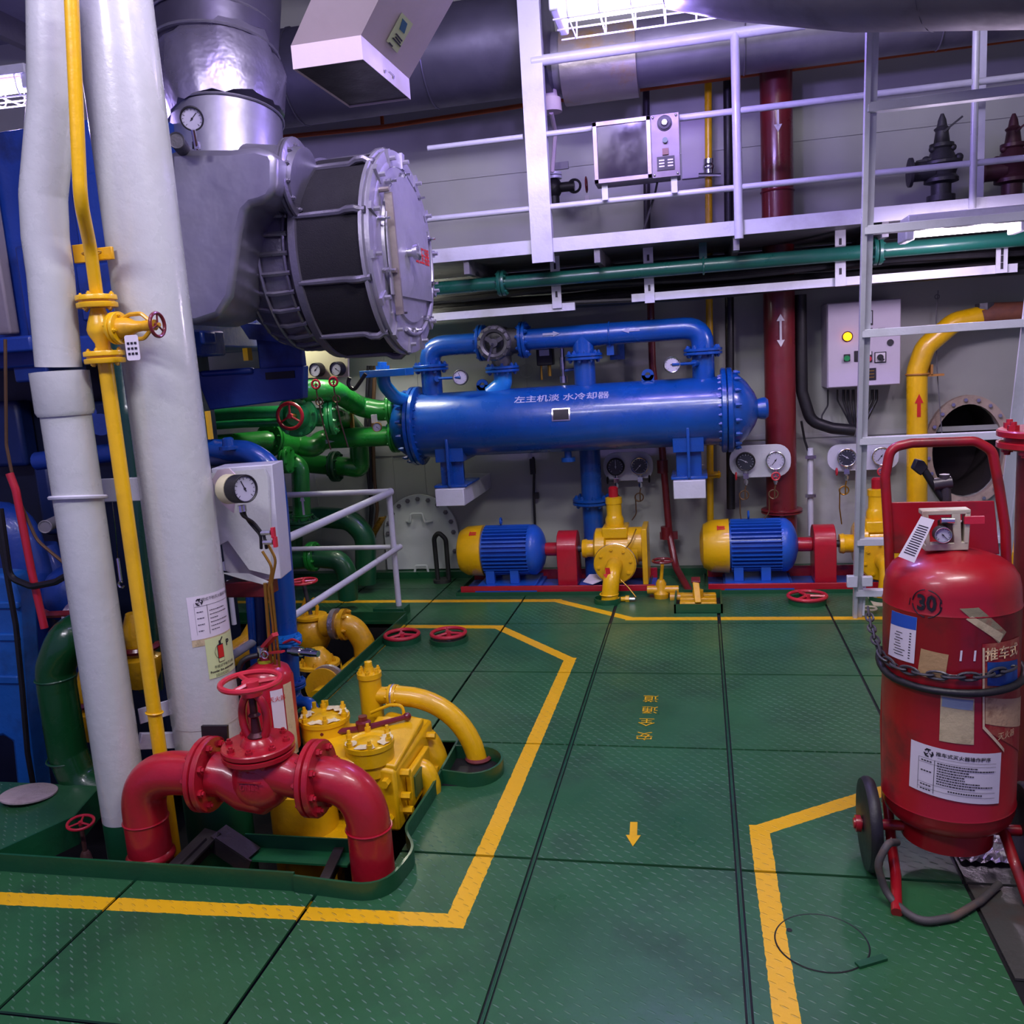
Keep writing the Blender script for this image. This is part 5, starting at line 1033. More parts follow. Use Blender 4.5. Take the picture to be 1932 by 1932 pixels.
# side cover with name plate, bolts
MB().box(V(bx1+.012,2.60,(z0+z1_)/2-.0),(.02,.2,.12)).build('side_cover',YEL,yp,bev=.004); MB().box(V(bx1+.025,2.58,(z0+z1_)/2+.0),(.006,.12,.07)).build('name_plate',mat('plate_green','4a6a3a',.4,.2,.6,'c4a030',.3,40),yp)
mb=MB()
for y_,z_ in ((2.47,z1_-.03),(2.75,z1_-.03),(2.47,z0+.05),(2.75,z0+.05),(2.46,(z0+z1_)/2)): MB().cyl(V(bx1,y_,z_),V(bx1+.03,y_,z_),.013,n=6).build('casing_bolt',YEL,yp)
for x_ in (bx0+.03,bx1-.03):
    for z_ in (z0+.05,z1_-.035): MB().cyl(V(x_,2.42,z_),V(x_,2.395,z_),.014,n=6).build('casing_bolt',YEL,yp)
def lid(px,py,Y,R,z=None,seed=1):
    c=Q(px,py,Y); c.z=c.z if z is None else z
    MB().lathe(c-Z_*.06,Z_,[(0,R*.96),(.045,R*.96),(.047,R),(.062,R),(.064,R*.82),(.058,R*.6),(.064,R*.4),(.064,0)],32).build('lid',YEL,yp)
    [MB().bolts(c,Z_,R*.88,1,.010,.03,.5+seed+k*PI/3).build('lid_bolt',YEL,yp) for k in range(6)]
    rr=random.Random(seed); mb=MB()
    for k in range(5):
        a=rr.random()*6; w0=.6+.5*rr.random(); ri=.48+.1*rr.random(); j1,j2=rr.random()*6,rr.random()*6
        mb.grid(lambda u,v:c+V(math.cos(u),math.sin(u),0)*R*(ri+(.95-ri)*v+.05*math.sin(u*9+j1)*(1-v)+.03*math.sin(u*14+j2)*v)+Z_*(.0068+.0015*math.sin(u*11+v*5)),a,a+w0,0,1,9,2)
    mb.build('peeling_foil',mat('peeling_paint','f2e6b4',.4,.2,.4,'d0a838',1.0,90),yp)
    return c
q_=QZ(612,1352,z1_+.09); c1=lid(612,1352,q_.y,.085,seed=1); q_=QZ(696,1398,z1_+.075); c2=lid(696,1398,q_.y,.080,seed=2)
MB().cyl(c1-Z_*.25,c1-Z_*.05,.08,n=28).cyl(c2-Z_*.1,c2-Z_*.04,.07,n=28).build('cylinder_barrel',YEL,yp)
MB().box((c1+c2)/2-Z_*.10,(.2,.3,.12)).build('bridge_casting',YEL,yp,bev=.02)
for px,py in ((594,1330),(617,1327),(650,1342)): q=Q(px,py+12,2.8); MB().cyl(q-Z_*.02,q+Z_*.035,.008,n=8).cyl(q,q+Z_*.012,.013,n=6).build('stud',YEL,yp)
q=Q(565,1545,2.36); MB().lathe(V(q.x,2.40,-.42),Z_,[(0,.10),(.3,.105),(.32,.105),(Q(565,1490,2.36).z+.42,.105),(Q(565,1490,2.36).z+.43,.08)],36).build('lower_casing',YEL,yp)
MB().bx((q.x+.07,2.33,-.1),(q.x+.2,2.5,z0+.02)).build('foot_block',YEL,yp,bev=.01)
q=Q(557,1640,2.2); MB().cyl(V(q.x,2.3,-.5),V(q.x,2.3,-.02),.075,n=28).build('sump_pipe',YEL,yp)
# elbows at the rear right
r0=S(24,Q(800,1400,2.75)); P=[Q(765,1392,2.8),Q(800,1392,2.8),Q(818,1430,2.8),Q(822,1500,2.8)]; MB().tube(route(P,.08,8),S(27,P[1]),24).build('suction_elbow',YEL,yp)
P=[Q(775,1450,2.62),Q(802,1450,2.62),Q(812,1480,2.62),Q(814,1530,2.62)]; MB().tube(route(P,.05,8),S(20,P[1]),20).build('lower_elbow',YEL,yp)
# relief valve and discharge hose pipe
YR=2.86; rb=Q(706,1370,YR); rt_=Q(697,1268,YR); 
MB().lathe(V(rb.x,YR,rb.z),Z_,[(0,S(21,rb)),(rt_.z-rb.z-.02,S(21,rb)),(rt_.z-rb.z-.018,S(23,rb)),(rt_.z-rb.z,S(23,rb)),(rt_.z-rb.z+.002,.02),(rt_.z-rb.z+.02,.016)],28).bolts(V(rb.x,YR,rt_.z),Z_,S(18,rb),6,.008,.018).build('relief_valve',YEL,yp)
MB().lathe(V(rb.x,YR,rt_.z),Z_,[(0,.015),(.04,.014),(.042,0)],14).build('valve_cap',YEL,yp)
zb2=Q(735,1312,YR).z; q1=V(rb.x+.02,YR,zb2); q2=V(Q(742,1312,YR).x,YR,zb2)
MB().cyl(q1,q2,S(16,q1),n=20).build('side_branch',YEL,yp); flange(q2,X_,S(21,q2),.012,YEL,yp,6,br=.007); MB().torus(q2,X_,S(19,q2),.006,24,6).build('foil_gasket',FOIL,yp)
e1=Q(905,1460,YR); P=[q2,V(Q(830,1320,YR).x,YR,zb2),V(e1.x-.02,YR,zb2-.04),V(e1.x,YR,e1.z)]
pp_=[q2]+[V(q2.x+(e1.x-q2.x)*math.sin(a),YR,zb2+.0-(zb2-e1.z)*(1-math.cos(a))**1.15) for a in [.25+.12*k for k in range(12)]]+[V(e1.x,YR-.0,-.05)]
dpipe=T('discharge_pipe','arched yellow pipe curving from the gear pump into the oval opening','pipe',V(e1.x,YR,0)); MB().tube([q2+X_*.012]+pp_[1:],S(19,q2),20).build('pipe_run',YEL,dpipe); MB().torus(V(e1.x,YR,.01),Z_,S(21,e1),.008,20,6).build('rust_ring',mat('rust_red','7a3434',.6,.1,.5,'4a2a20',.5,40),dpipe)
# red T handle
c=Q(687,1380,2.62); t=T('t_handle','dark red T-shaped turning handle on top of the yellow gear pump','handle',c-Z_*.04)
MB().lathe(c-Z_*.05,Z_,[(-.02,.010),(.0,.018),(.03,.024),(.085,.026),(.09,.015),(.105,.015),(.105,0)],12).build('hub',MAR,t)
MB().tube([Q(608,1383,2.55),c+Z_*.01,Q(768,1352,2.72)],[.009,.012,.009],8).sph(Q(608,1383,2.55),.015).sph(Q(768,1352,2.72),.015).build('cross_bar',MAR,t)
MB().tube(route([Q(700,1345,2.8),Q(735,1330,2.8),Q(760,1330,2.8),Q(765,1375,2.8)],.03),.006,8).build('lifting_eye',YEL,yp)
MB().prism([Q(735,1440,2.8),Q(735,1375,2.8),Q(762,1375,2.8),Q(772,1400,2.8)],(0,.03,0)).build('bracket_web',YEL,yp)
# dark plate left of it
o=MB().prism([Q(534,1360,2.7),Q(566,1345,2.75),Q(572,1400,2.75),Q(540,1420,2.7)],(0,.02,0)).build('guard_plate',BLK); tag(o,'small black guard plate standing beside the red valve flange','plate')
# ================================================================ portable extinguisher behind the red valve
ec=Q(512,1330,2.5); t=T('fire_extinguisher','small red hand extinguisher hidden behind the red valve wheel','fire extinguisher',V(ec.x,2.5,Q(512,1410,2.5).z))
zt2=Q(508,1250,2.5).z; zb3=Q(512,1415,2.5).z; rr_=S(46,ec)
MB().lathe(V(ec.x,2.5,zb3),Z_,[(0,rr_*.9),(.01,rr_),(zt2-zb3-.05,rr_),(zt2-zb3-.02,rr_*.85),(zt2-zb3,rr_*.45),(zt2-zb3+.006,.022),(zt2-zb3+.03,.02)],36).build('cylinder',RED,t)
MB().cyl(V(ec.x,2.5,zt2),V(ec.x,2.5,zt2+.012),.028,n=20).build('neck_ring',mat('lime_ring','a8b020',.4,0,.2),t)
MB().bar(V(ec.x-.01,2.5,zt2+.045),V(ec.x+.075,2.44,zt2+.115),.02,.012).bar(V(ec.x-.02,2.5,zt2+.03),V(ec.x+.09,2.45,zt2+.055),.016,.006).build('handle',RED,t)
MB().cyl(V(ec.x+.0,2.48,zt2+.03),V(ec.x+.0,2.48,zt2+.06),.015,n=12).torus(V(ec.x+.02,2.46,zt2+.04),Y_,.012,.003,16,6).build('valve_head',CHR,t)
MB().tube(route([V(ec.x-.01,2.47,zt2+.035),V(ec.x-.06,2.45,zt2+.03),V(ec.x-.085,2.45,zt2-.06),V(ec.x-.08,2.46,zt2-.2)],.05),.009,10).build('hose',BLK,t)
cpe=colpt(ec.x,2.5,rr_,0); stick(cpe,.0,.5,zb3+.04,zt2-.07,PAPER,t,'label_sticker'); stick(cpe,.55,1.0,zb3+.0,zt2-.06,OLDP,t,'worn_sticker'); 
text('灭火器',lambda u,v:cpe(.25+u/rr_,zt2-.10+v,.004),.018,REDI,t)
# ================================================================ blue standpipes in the pit
t=T('blue_standpipe','bright blue pipe arching behind the gauge box down into the pit','pipe',Q(545,1300,2.95))
Yb_=2.95; rb_=S(20,Q(530,1000,Yb_))
P=[Q(395,848,Yb_+.1),Q(470,852,Yb_),Q(512,880,Yb_),Q(522,950,Yb_),Q(536,1130,Yb_),Q(548,1320,Yb_)]
MB().tube(route(P,.12,8),rb_*1.05,20).build('pipe_run',BLU,t)
flange(Q(553,1200,Yb_)+V(.0,-.05,0),Z_,.055,.012,BLUL,t,6); flange(Q(552,1290,Yb_),Z_,.05,.012,BLU,t,6)
MB().tube(route([Q(552,1290,Yb_),Q(560,1325,Yb_),Q(590,1325,2.9),Q(596,1365,2.88)],.05),.022,14).build('lower_bend',BLU,t)
q=Q(545,1228,2.85); MB().cyl(q,q+V(.13,-.03,0),.012,n=12).cyl(q+V(.02,0,0),q+V(.055,-.01,0),.019,n=12).cyl(q+V(.075,-.01,0),q+V(.105,-.02,0),.016,n=12).build('drain_tap',CHR,t); MB().tube(route([q+V(-.02,0,.03),q+V(.02,0,.045),q+V(.05,0,.03)],.02),.005,8).build('tap_lever',REDW,t)
t=T('blue_standpipe','pair of slim blue pipes rising between the column and the blue arch pipe','pipe',Q(480,1250,3.0))
MB().tube([Q(472,1120,3.0),Q(482,1260,3.0)],S(9,Q(480,1200,3.0)),14).build('pipe_run',BLU,t); MB().tube(route([Q(400,870,3.0),Q(450,868,3.0),Q(478,880,3.0),Q(500,1290,3.0)],.06),S(10,Q(480,1200,3.0)),14).build('pipe_run',mat('navy_paint','12234e',.35,0,.3),t); MB().tube([Q(508,1085,3.0),Q(520,1120,3.0),Q(528,1280,3.0)],S(13,Q(520,1200,3.0)),14).build('pipe_run',BLU,t)
t=T('small_valve','dark blue valve cap on the blue arch pipe','valve',Q(435,850,2.95)); MB().lathe(Q(432,848,2.93),Z_,[(0,.035),(.012,.035),(.014,.022),(.04,.02),(.045,.012),(.045,0)],12).build('valve_bonnet',BLU,t)
o=MB().bx(Q(386,776,3.0),Q(398,829,3.0)+V(0,.02,0)).build('yellow_strip',YEL); tag(o,'narrow upright yellow strip at the right edge of the thick column','strip')
# ================================================================ yellow valves in the far pit
def elbow(name,label,pts,r,m,rad=.08,fl=()):
    t=T(name,label,'pipe',pts[-1]); MB().tube(route(pts,rad,7),r,20).build('pipe_run',m,t)
    for p,d,R,mm in fl: flange(p,d,R,.014,mm,t,6,br=.008)
    return t
q=Q(588,1172,4.25); t=T('globe_valve','yellow valve with red wheel in the far floor opening','valve',q-Z_*.15)
MB().sph(q-Z_*.07,.098,(1,1,1.2)).cyl(q-Z_*.05,q+Z_*.03,.07,n=20).cyl(q+Z_*.02,q+Z_*.035,.085,n=20).build('valve_body',YEL2,t)
for s in (-1,1): MB().tube([q+V(s*.03,0,.03),q+V(s*.042,0,.08),q+V(s*.02,0,.13)],.010,8).build('yoke',YEL2,t)
MB().cyl(q+Z_*.03,Q(572,1097,4.25),.011,n=10).build('stem',IRON,t); wheel(Q(572,1097,4.25),Z_,S(25,q),REDW,t,r=.007,spk=4)
q=Q(636,1176,4.2); elbow('yellow_elbow','yellow elbow with foil-wrapped flange in the far opening',[Q(610,1180,4.2),q,Q(668,1182,4.2),Q(688,1215,4.2),Q(692,1290,4.2)],S(21,q),YEL2,.12)
o=MB().lathe(Q(628,1177,4.2),X_,[(0,.05),(0,.080),(.028,.083),(.033,.06)],24).build('foil_band',FOIL); tag(o,'foil band round the flange of the first yellow elbow','pipe joint')
o=MB().lathe(Q(646,1178,4.2),X_,[(0,.05),(0,.084),(.022,.084),(.024,.05)],24).bolts(Q(648,1178,4.2)+X_*.02,X_,.070,6,.01,.02).build('yellow_flange',YEL2); tag(o,'bolted yellow flange beside the foil band','pipe joint')
q=Q(600,1243,3.95); t=T('strainer','domed yellow strainer cover on a bright metal ring in the opening','strainer',q-Z_*.08)
MB().lathe(q-Z_*.05,Z_,[(0,.10),(0,.115),(.02,.115),(.022,.10)],28).build('bright_ring',CHR,t); MB().lathe(q-Z_*.03,Z_,[(0,.108),(.012,.108),(.014,.075),(.05,.065),(.085,.035),(.09,0)],28).bolts(q-Z_*.015,Z_,.08,8,.009,.02).build('cover',YEL2,t); MB().cyl(q-Z_*.3,q-Z_*.05,.07,n=24).build('body',IRON,t)
elbow('yellow_pipe','yellow pipe with red arrow running under the plate edge towards the far valves',[QZ(600,1322,-.14),QZ(640,1285,-.14),QZ(700,1235,-.12),QZ(800,1185,-.14)],S(19,QZ(650,1280,-.14)),YEL,.05)
q=QZ(617,1292,-.10); dq=(QZ(640,1275,-.12)-q); o=MB().lathe(q,dq,[(0,.04),(0,.095),(.02,.098),(.024,.04)],28).build('pipe_flange',FOIL); tag(o,'large round flange with bright rim near the plate edge','pipe joint')
o=MB().lathe(q-V(.01,.02,-.0),-dq,[(0,.04),(0,.09),(.012,.09),(.014,.04)],28).build('pipe_flange',YEL2); tag(o,'dull yellow flange face in front of the bright rim','pipe joint')
elbow('yellow_pipe','yellow pipe stub between the thick column and the blue pipes',[Q(430,1240,3.1),Q(470,1215,3.2),Q(490,1180,3.3)],S(22,Q(450,1230,3.2)),YEL2,.05)
for i,(px,py,lab) in enumerate(((262,1230,'yellow valve body glimpsed between the two white columns'),(175,1330,'yellow casting glimpsed left of the slimmer white column'))):
    q=Q(px,py,2.95); t=T('yellow_casting',lab,'valve',q-Z_*.12); MB().lathe(q-Z_*.14,Z_,[(0,.05),(.06,.075),(.12,.08),(.14,.05),(.2,.045),(.24,.05),(.3,.03)],20).build('valve_body',YEL2,t); MB().torus(q+Z_*.02,Z_,.07,.014,24,6).build('red_band',MAR,t)
# green standpipe seen between the columns
o=MB().tube(route([Q(232,640,3.1),Q(245,780,3.0),Q(262,940,3.0),Q(285,1300,3.0)],.1),S(24,Q(240,800,3.0)),20).build('green_standpipe',mat('bottle_green','123a30',.25,0,.2,'0a2018',.2,30,coat=.4)); tag(o,'dark glossy green pipe seen between the two white columns','pipe')
o=MB().tube([Q(222,1053,2.7),Q(228,1095,2.7)],.006,8).tube([Q(212,948,2.34),Q(218,1000,2.6),Q(222,1055,2.7)],.0015,5).torus(Q(229,1103,2.7),Y_,.011,.004,16,6,.4,5.2).build('wrench',CHR); tag(o,'chrome wrench hanging between the slim column and yellow pipe','wrench')
# ================================================================ small things in the near pit and on the left plate
q=Q(152,1552,2.3); t=T('gate_valve','little valve with pink red wheel down in the opening at far left','valve',q-Z_*.2)
wheel(q,V(.1,-.1,1),S(23,q),REDW,t,r=.005,spk=3); MB().cyl(q-Z_*.1,q,.007,n=8).lathe(q-Z_*.2,Z_,[(0,.03),(.03,.034),(.06,.02),(.09,.016),(.1,.01)],14).build('valve_body',mat('rust_valve','5a3a34',.5,.2,.5,'2a1a18',.4,40),t); MB().box(q+V(.0,-.03,-.14),(.02,.002,.04)).build('tag_plate',PAPER,t)
q=QZ(54,1497,.012); t=T('round_lid','rough white round metal lid lying on the green plate at far left','lid',q-Z_*.012)
MB().lathe(q-Z_*.006,V(.05,.10,1),[(0,.088),(.003,.092),(.008,.092),(.010,.088),(.012,0)],36).build('disc',mat('crusty_white','b9aaa8',.7,0,.7,'7a6a66',1.2,40,var=.15),t)
for px,py,Y in ((210,1440,2.6),(140,1500,2.7)):
    pass
# ================================================================ handrail beyond the pit
t=T('handrail','white chipped tube handrail turning a corner at the far floor opening','handrail',V(-1.7,4.66,0))
pz=QZ(754,1158); hx=pz.x; hy=pz.y; z1h=Q(745,927,hy).z; z2h=Q(760,1033,hy).z
MB().cyl(V(hx,hy,0),V(hx,hy,z1h),.017,n=14).build('post',WHT,t); MB().lathe(V(hx,hy,0),Z_,[(0,.04),(.03,.035),(.05,.02)],14).build('post_socket',DGRN,t)
MB().tube([V(-3.3,hy,z1h),V(hx,hy,z1h)],.017,14).build('rail',WHT,t); MB().tube([V(-3.3,hy+.02,z2h),V(hx+.02,hy+.02,z2h)],.014,14).build('rail',WHT,t)
MB().tube([V(hx+.02,hy-.02,z1h),V(hx+.0,2.9,z1h)],.019,14).build('rail',WHT,t); MB().tube([V(hx+.03,hy+.02,z2h),V(hx+.02,2.75,z2h)],.016,14).build('rail',WHT,t)
MB().sph(V(hx+.01,hy,z1h),.02).sph(V(hx+.03,hy+.02,z2h),.017).build('rail_bend',WHT,t)
o=MB().bx((hx-.14,hy-.06,0),(hx+.05,hy+.05,.05)).build('base_block',DGRN,bev=.003); tag(o,'dark green base block at the foot of the white handrail post','base')
q=Q(440,1180,3.9); o=MB().cyl(Q(432,1095,4.2),Q(442,1178,4.2),.014,n=10).build('rail_stub',WHT); tag(o,'short white upright just right of the thick column, by the floor edge','post')
# handwheels in collars on the plates
for px,py,lab,h_ in ((758,1197,'pink red floor handwheel in a collar, left one of the near pair',.035),(846,1194,'pink red floor handwheel over an open collar, right one of the near pair',.045),(1523,1124,'pink red floor handwheel beside the ladder foot',.04)):
    q=QZ(px,py,h_); t=T('floor_handwheel',lab,'handwheel',V(q.x,q.y,0),'deck valve handwheels set in collars')
    wheel(q,Z_,.088 if px<1000 else .1,REDW,t,r=.010,spk=3 if px!=846 else 3,hub=.2); MB().cyl(V(q.x,q.y,0),q,.013,n=10).build('stem',IRON,t)
    MB().lathe(V(q.x,q.y,0),Z_,[(0,.10),(.025,.10),(.025,.092),(0,.092)],28,cap=False).build('collar',DGRN,t); MB().cyl(V(q.x,q.y,.0005),V(q.x,q.y,.003),.092,n=28).build('dark_hole',DRK,t)
# foot valve box with yellow pedal valve
q=QZ(1317,1150); t=T('sunken_valve','yellow valve with lever in a square green box by the wall pipes','valve',V(q.x,4.82,0))
x0,x1=QZ(1272,1158).x,QZ(1364,1158).x; y0=4.68; 
for a_,b_ in (((x0,y0,0),(x1,y0+.01,.05)),((x0,y0+.3,0),(x1,y0+.31,.05)),((x0,y0,0),(x0+.01,y0+.3,.05)),((x1-.01,y0,0),(x1,y0+.3,.05))): MB().bx(a_,b_).build('box_side',DGRN,t)
MB().bx((x0,y0,.001),(x1,y0+.3,.003)).build('box_floor',DRK,t)
for k in range(3): MB().bx((x0+.03,y0+.04+.08*k,.01),(x1-.03,y0+.09+.08*k,.05)).build('casting_bar',YEL2,t,bev=.006)
MB().bar(V((x0+x1)/2,y0+.03,.05),V((x0+x1)/2-.01,y0+.10,.15),.035,.015).build('lever',YEL2,t,bev=.004); MB().bar(V((x0+x1)/2-.01,y0+.09,.15),V((x0+x1)/2-.01,y0+.17,.155),.05,.012).build('lever_pad',MAR,t,bev=.003); MB().cyl(V((x0+x1)/2,y0+.15,.01),V((x0+x1)/2,y0+.15,.09),.03,n=14).build('stem_boss',YEL2,t)
q=Q(1247,1100,5.0); t=T('small_valve','small yellow valve cluster with dark red wheel right of the first pump','valve',q-Z_*.1)
wheel(Q(1250,1058,5.0),Z_,.055,MAR,t,r=.008); MB().cyl(q,Q(1250,1060,5.0),.010,n=8).lathe(q-Z_*.1,Z_,[(0,.04),(.04,.045),(.06,.03),(.1,.03),(.12,.02)],16).cyl(q-V(.08,0,.04),q+V(.1,0,-.04),.024,n=14).cyl(q+V(.05,-.03,-.08),q+V(.13,-.03,-.08),.03,n=14).build('valve_body',YEL2,t)
q=Q(1918,1045,4.9); t=T('yellow_fitting','yellow valve fitting at the right edge of the picture','valve',q-Z_*.12); MB().lathe(q-Z_*.18,Z_,[(0,.09),(.1,.1),(.14,.06),(.2,.06),(.22,.04),(.3,.03)],20).cyl(q-V(.1,0,-.02),q+V(.1,0,.02),.02,n=12).build('valve_body',YEL2,t)
# black bent bar in front of the hatch
q=QZ(835,1098); o=MB().tube(route([V(q.x-.03,q.y,.0),V(q.x-.035,q.y,.3),V(q.x-.0,q.y,.335),V(q.x+.045,q.y,.29),V(q.x+.045,q.y,.0)],.05),.016,8).cyl(V(q.x,q.y,0),V(q.x,q.y,.02),.06,n=16).build('hook_bar',mat('tar_black','2a2c2a',.5,.1,.3,'4a4a44',.3,30)); tag(o,'black hairpin-shaped bar standing in front of the hatch cover','bar')
# coil spring hose and cables at left of the hatch
a=Q(700,1015,5.3); b=Q(722,975,5.3); o=MB().tube([a.lerp(b,k/120)+V(math.cos(k*.9),math.sin(k*.9),0)*.022 for k in range(121)],.004,5).build('spring_hose',BRS); tag(o,'brass coloured coiled hose left of the hatch cover','hose')
for k,(x0,x1,x2) in enumerate(((697,700,700),(703,706,712),(690,695,702))):
    line('wall_cable',('leftmost','rightmost','middle')[k]+' dark cable of the bundle running down left of the cooler end',[Q(x0+5,690,5.5),Q(x0,800,5.5),Q(x1,900,5.5),Q(x2,960,5.5),Q(x1-5,1060,5.5)],.012,IR if k==1 else BLK,.1,7,'cable','cables down the wall left of the cooler')
# ================================================================ green sea-water pipework
g=T('green_pipework','bright green pipes joining the left end of the blue cooler','pipe',Q(600,840,4.9))
YG=5.0
def gp_(pts,rpx,name='pipe_run',m=GRN,rad=.12): 
    P=[Q(*p) for p in pts]; return MB().tube(route(P,rad,8),S(rpx,P[len(P)//2]),20).build(name,m,g)
noz=lambda dz: V(xL-.17,YC,ZC+dz)
P=[Q(385,843,4.5),Q(505,832,4.75),Q(560,838,YG),Q(590,846,YG),V(Q(610,850,YC).x,YC,ZC-.05),noz(-.05)]; MB().tube(route(P,.1,8),.062,20).build('pipe_run',GRN,g)
flange(noz(-.05)+X_*.0,X_,.105,.018,GRN,g,8); flange(Q(510,829,4.78),(Q(560,838,YG)-Q(505,832,4.75)),.10,.018,GRN,g,8)
P=[Q(575,737,4.7),Q(600,736,4.75),Q(632,738,4.85),Q(680,768,YC),noz(.105)+X_*-.08,noz(.105)]; MB().tube(route(P,.12,8),.062,20).build('pipe_run',GRN,g); flange(noz(.105),X_,.105,.018,GRN,g,8)
MB().sph(Q(577,737,4.7),.06).build('pipe_cap',GRN,g)
P=[Q(385,790,4.6),Q(470,784,4.6),Q(535,782,4.65)]; MB().tube(P,S(17,P[1]),18).build('pipe_run',GRN2,g); MB().tube([p-Z_*.04-Y_*.07 for p in P],S(8,P[1]),10).build('pipe_run',GRN2,g)
q=Q(562,785,4.72); MB().lathe(q,V(.25,-1,0),[(0,.05),(0,.115),(.02,.12),(.04,.115),(.045,.08),(.09,.05)],28).bolts(q+V(.01,-.05,0),V(.25,-1,0),.1,8,.012,.03).build('valve_body',GRN2,g)
vw=Q(547,785,4.5); wheel(vw,V(.1,-1,0),S(24,vw),REDW,g,r=.010,spk=3,a0=.5,hub=.22); MB().cyl(vw,q,.014,n=10).build('stem',BRS,g)
q=Q(624,787,4.85); flange(q,X_+Y_*.25,.105,.022,GRN2,g,8); MB().cyl(Q(590,787,4.8),q,.055,n=18).build('valve_neck',GRN2,g)
gp_([(624,787,4.95),(650,790,5.15),(676,820,5.3),(680,885,5.32),(655,880,5.3),(620,878,5.3),(540,870,5.3)],18,m=GRN,rad=.1)
flange(Q(633,880,5.3),X_,.1,.02,DGRN,g,8)
gp_([(530,868,4.9),(545,868,4.9),(566,880,4.9),(570,985,4.9)],17,rad=.1); flange(Q(571,986,4.9),Z_,.10,.016,DGRN,g,8)
MB().torus(Q(571,972,4.9),Z_,.062,.004,20,6).build('weld_seam',GRN,g)
q=Q(541,868,4.8); flange(q,X_,.08,.02,GRN,g,6)
gp_([(530,995,5.1),(600,975,5.2),(660,980,5.2),(690,1010,5.2),(690,1100,5.2)],20,m=DGRN,rad=.15)
gp_([(530,1058,4.8),(600,1052,4.8),(640,1056,4.8),(655,1080,4.8),(657,1130,4.8)],19,m=DGRN,rad=.12); flange(Q(590,1050,4.8),X_,.09,.02,GRN,g,6)
gp_([(545,1060,5.3),(545,960,5.3)],26,m=DGRN)
for a_,b_,d_ in (((560,841,YG-.08),(640,835,YG-.0),0),): arrow(607,834,YC-.07,.17,.03,0,PAPER,g)
t=T('thermometer','brass straight thermometer on the lower green pipe','thermometer',Q(667,826,YC-.02)); q=Q(667,826,YC); MB().box(q+Z_*.09,(.022,.02,.13)).build('scale_case',BRS,t); MB().cyl(q-Z_*.03,q+Z_*.03,.014,n=8).build('stem',CHR,t)
t=T('dial_thermometer','round brass-edged dial between the two green flanges','gauge',Q(711,830,4.9)); gauge(Q(711,806,4.88),-Y_+X_*.2,.028,t,bez=BRS,case=BRS); MB().box(Q(706,790,4.92),(.03,.02,.05)).build('bracket',WHT,t)
arrow(571,950,4.83,.14,.03,PI/2,PAPER,g)
t=T('blue_tray','light blue tray and bent pipe above the green pipes','tray',Q(735,705,4.75)); a=Q(684,702,4.75); b=Q(770,696,4.75); MB().bx((a.x,4.7,a.z-.034),(b.x,4.85,a.z+.006)).build('tray',BLUL,t,bev=.003)
MB().tube(route([Q(722,690,4.85),Q(724,725,4.85),Q(745,750,4.9),Q(765,755,5.0)],.08),S(13,Q(722,700,4.85)),16).build('bent_pipe',BLUL,t); MB().cyl(Q(721,683,4.8),Q(721,696,4.8),.026,n=14).build('union',BLUL,t)
MB().tube(route([Q(660,712,4.6),Q(655,725,4.6),Q(668,737,4.6),Q(680,720,4.6),Q(690,705,4.6)],.04),.011,8).build('hose_loop',BLK,t)
# ================================================================ wheeled fire extinguisher
EX,EY=.603,2.32; er=.158
t=T('wheeled_extinguisher','large red wheeled fire extinguisher chained at right','fire extinguisher',V(EX,EY,.0))
zb4=Q(1800,1592,EY-er).z; zt4=Q(1790,1038,EY-.02).z; zsh=Q(1668,1102,EY).z
H=zt4-zb4
MB().lathe(V(EX,EY,zb4),Z_,[(-.065,er*.66),(-.063,er*.70),(-.0,er*.70),(.0,er*.76),(.004,er*.88),(.018,er*.96),(.036,er*.995),(.052,er),(.056,er*1.012),(.060,er),(H*.5,er*1.0),(zsh-zb4-.047,er),(zsh-zb4-.042,er*1.012),(zsh-zb4-.036,er*.998),(zsh-zb4,er*.99),(zsh-zb4+.028,er*.955),(zsh-zb4+.050,er*.87),(zsh-zb4+.066,er*.73),(zsh-zb4+.078,er*.54),(zsh-zb4+.086,er*.3),(zsh-zb4+.090,.03),(zsh-zb4+.090,0)],64).build('cylinder',REDX,t)
cpx=colpt(EX,EY,er,0); r0x=math.hypot(EX-CP.x,EY-CP.y)
def az(px,py):
    """angle and height where a view ray meets the cylinder"""
    d=ray(px,py); ox,oy=CP.x-EX,CP.y-EY; A=d.x**2+d.y**2; B=2*(ox*d.x+oy*d.y); Cc=ox*ox+oy*oy-er*er; D=max(B*B-4*A*Cc,0); k_=(-B-math.sqrt(D))/(2*A)
    p=CP+d*k_; tt=V(CP.x-EX,CP.y-EY,0).normalized(); rt=V(-tt.y,tt.x,0); v_=V(p.x-EX,p.y-EY,0); return math.atan2(v_.dot(rt),v_.dot(tt)),p.z
def quad(pts,m,name,d=.0012,n=8):
    Pq=[az(*p) for p in pts]
    def f(u,v):
        a=(Pq[0][0]*(1-u)+Pq[1][0]*u)*(1-v)+(Pq[3][0]*(1-u)+Pq[2][0]*u)*v; z=(Pq[0][1]*(1-u)+Pq[1][1]*u)*(1-v)+(Pq[3][1]*(1-u)+Pq[2][1]*u)*v
        return cpx(a,z,d)
    return MB().grid(f,0,1,0,1,n,n).build(name,m,t),f
quad([(1684,1151),(1731,1165),(1725,1252),(1677,1234)],PAPER,'service_label'); quad([(1684,1151),(1731,1165),(1729,1189),(1682,1176)],BLUI,'blue_heading',.0018)
_,f=quad([(1684,1151),(1731,1165),(1725,1252),(1677,1234)],PAPER,'label_sheet',.0016)
mb=MB(); rr=random.Random(4)
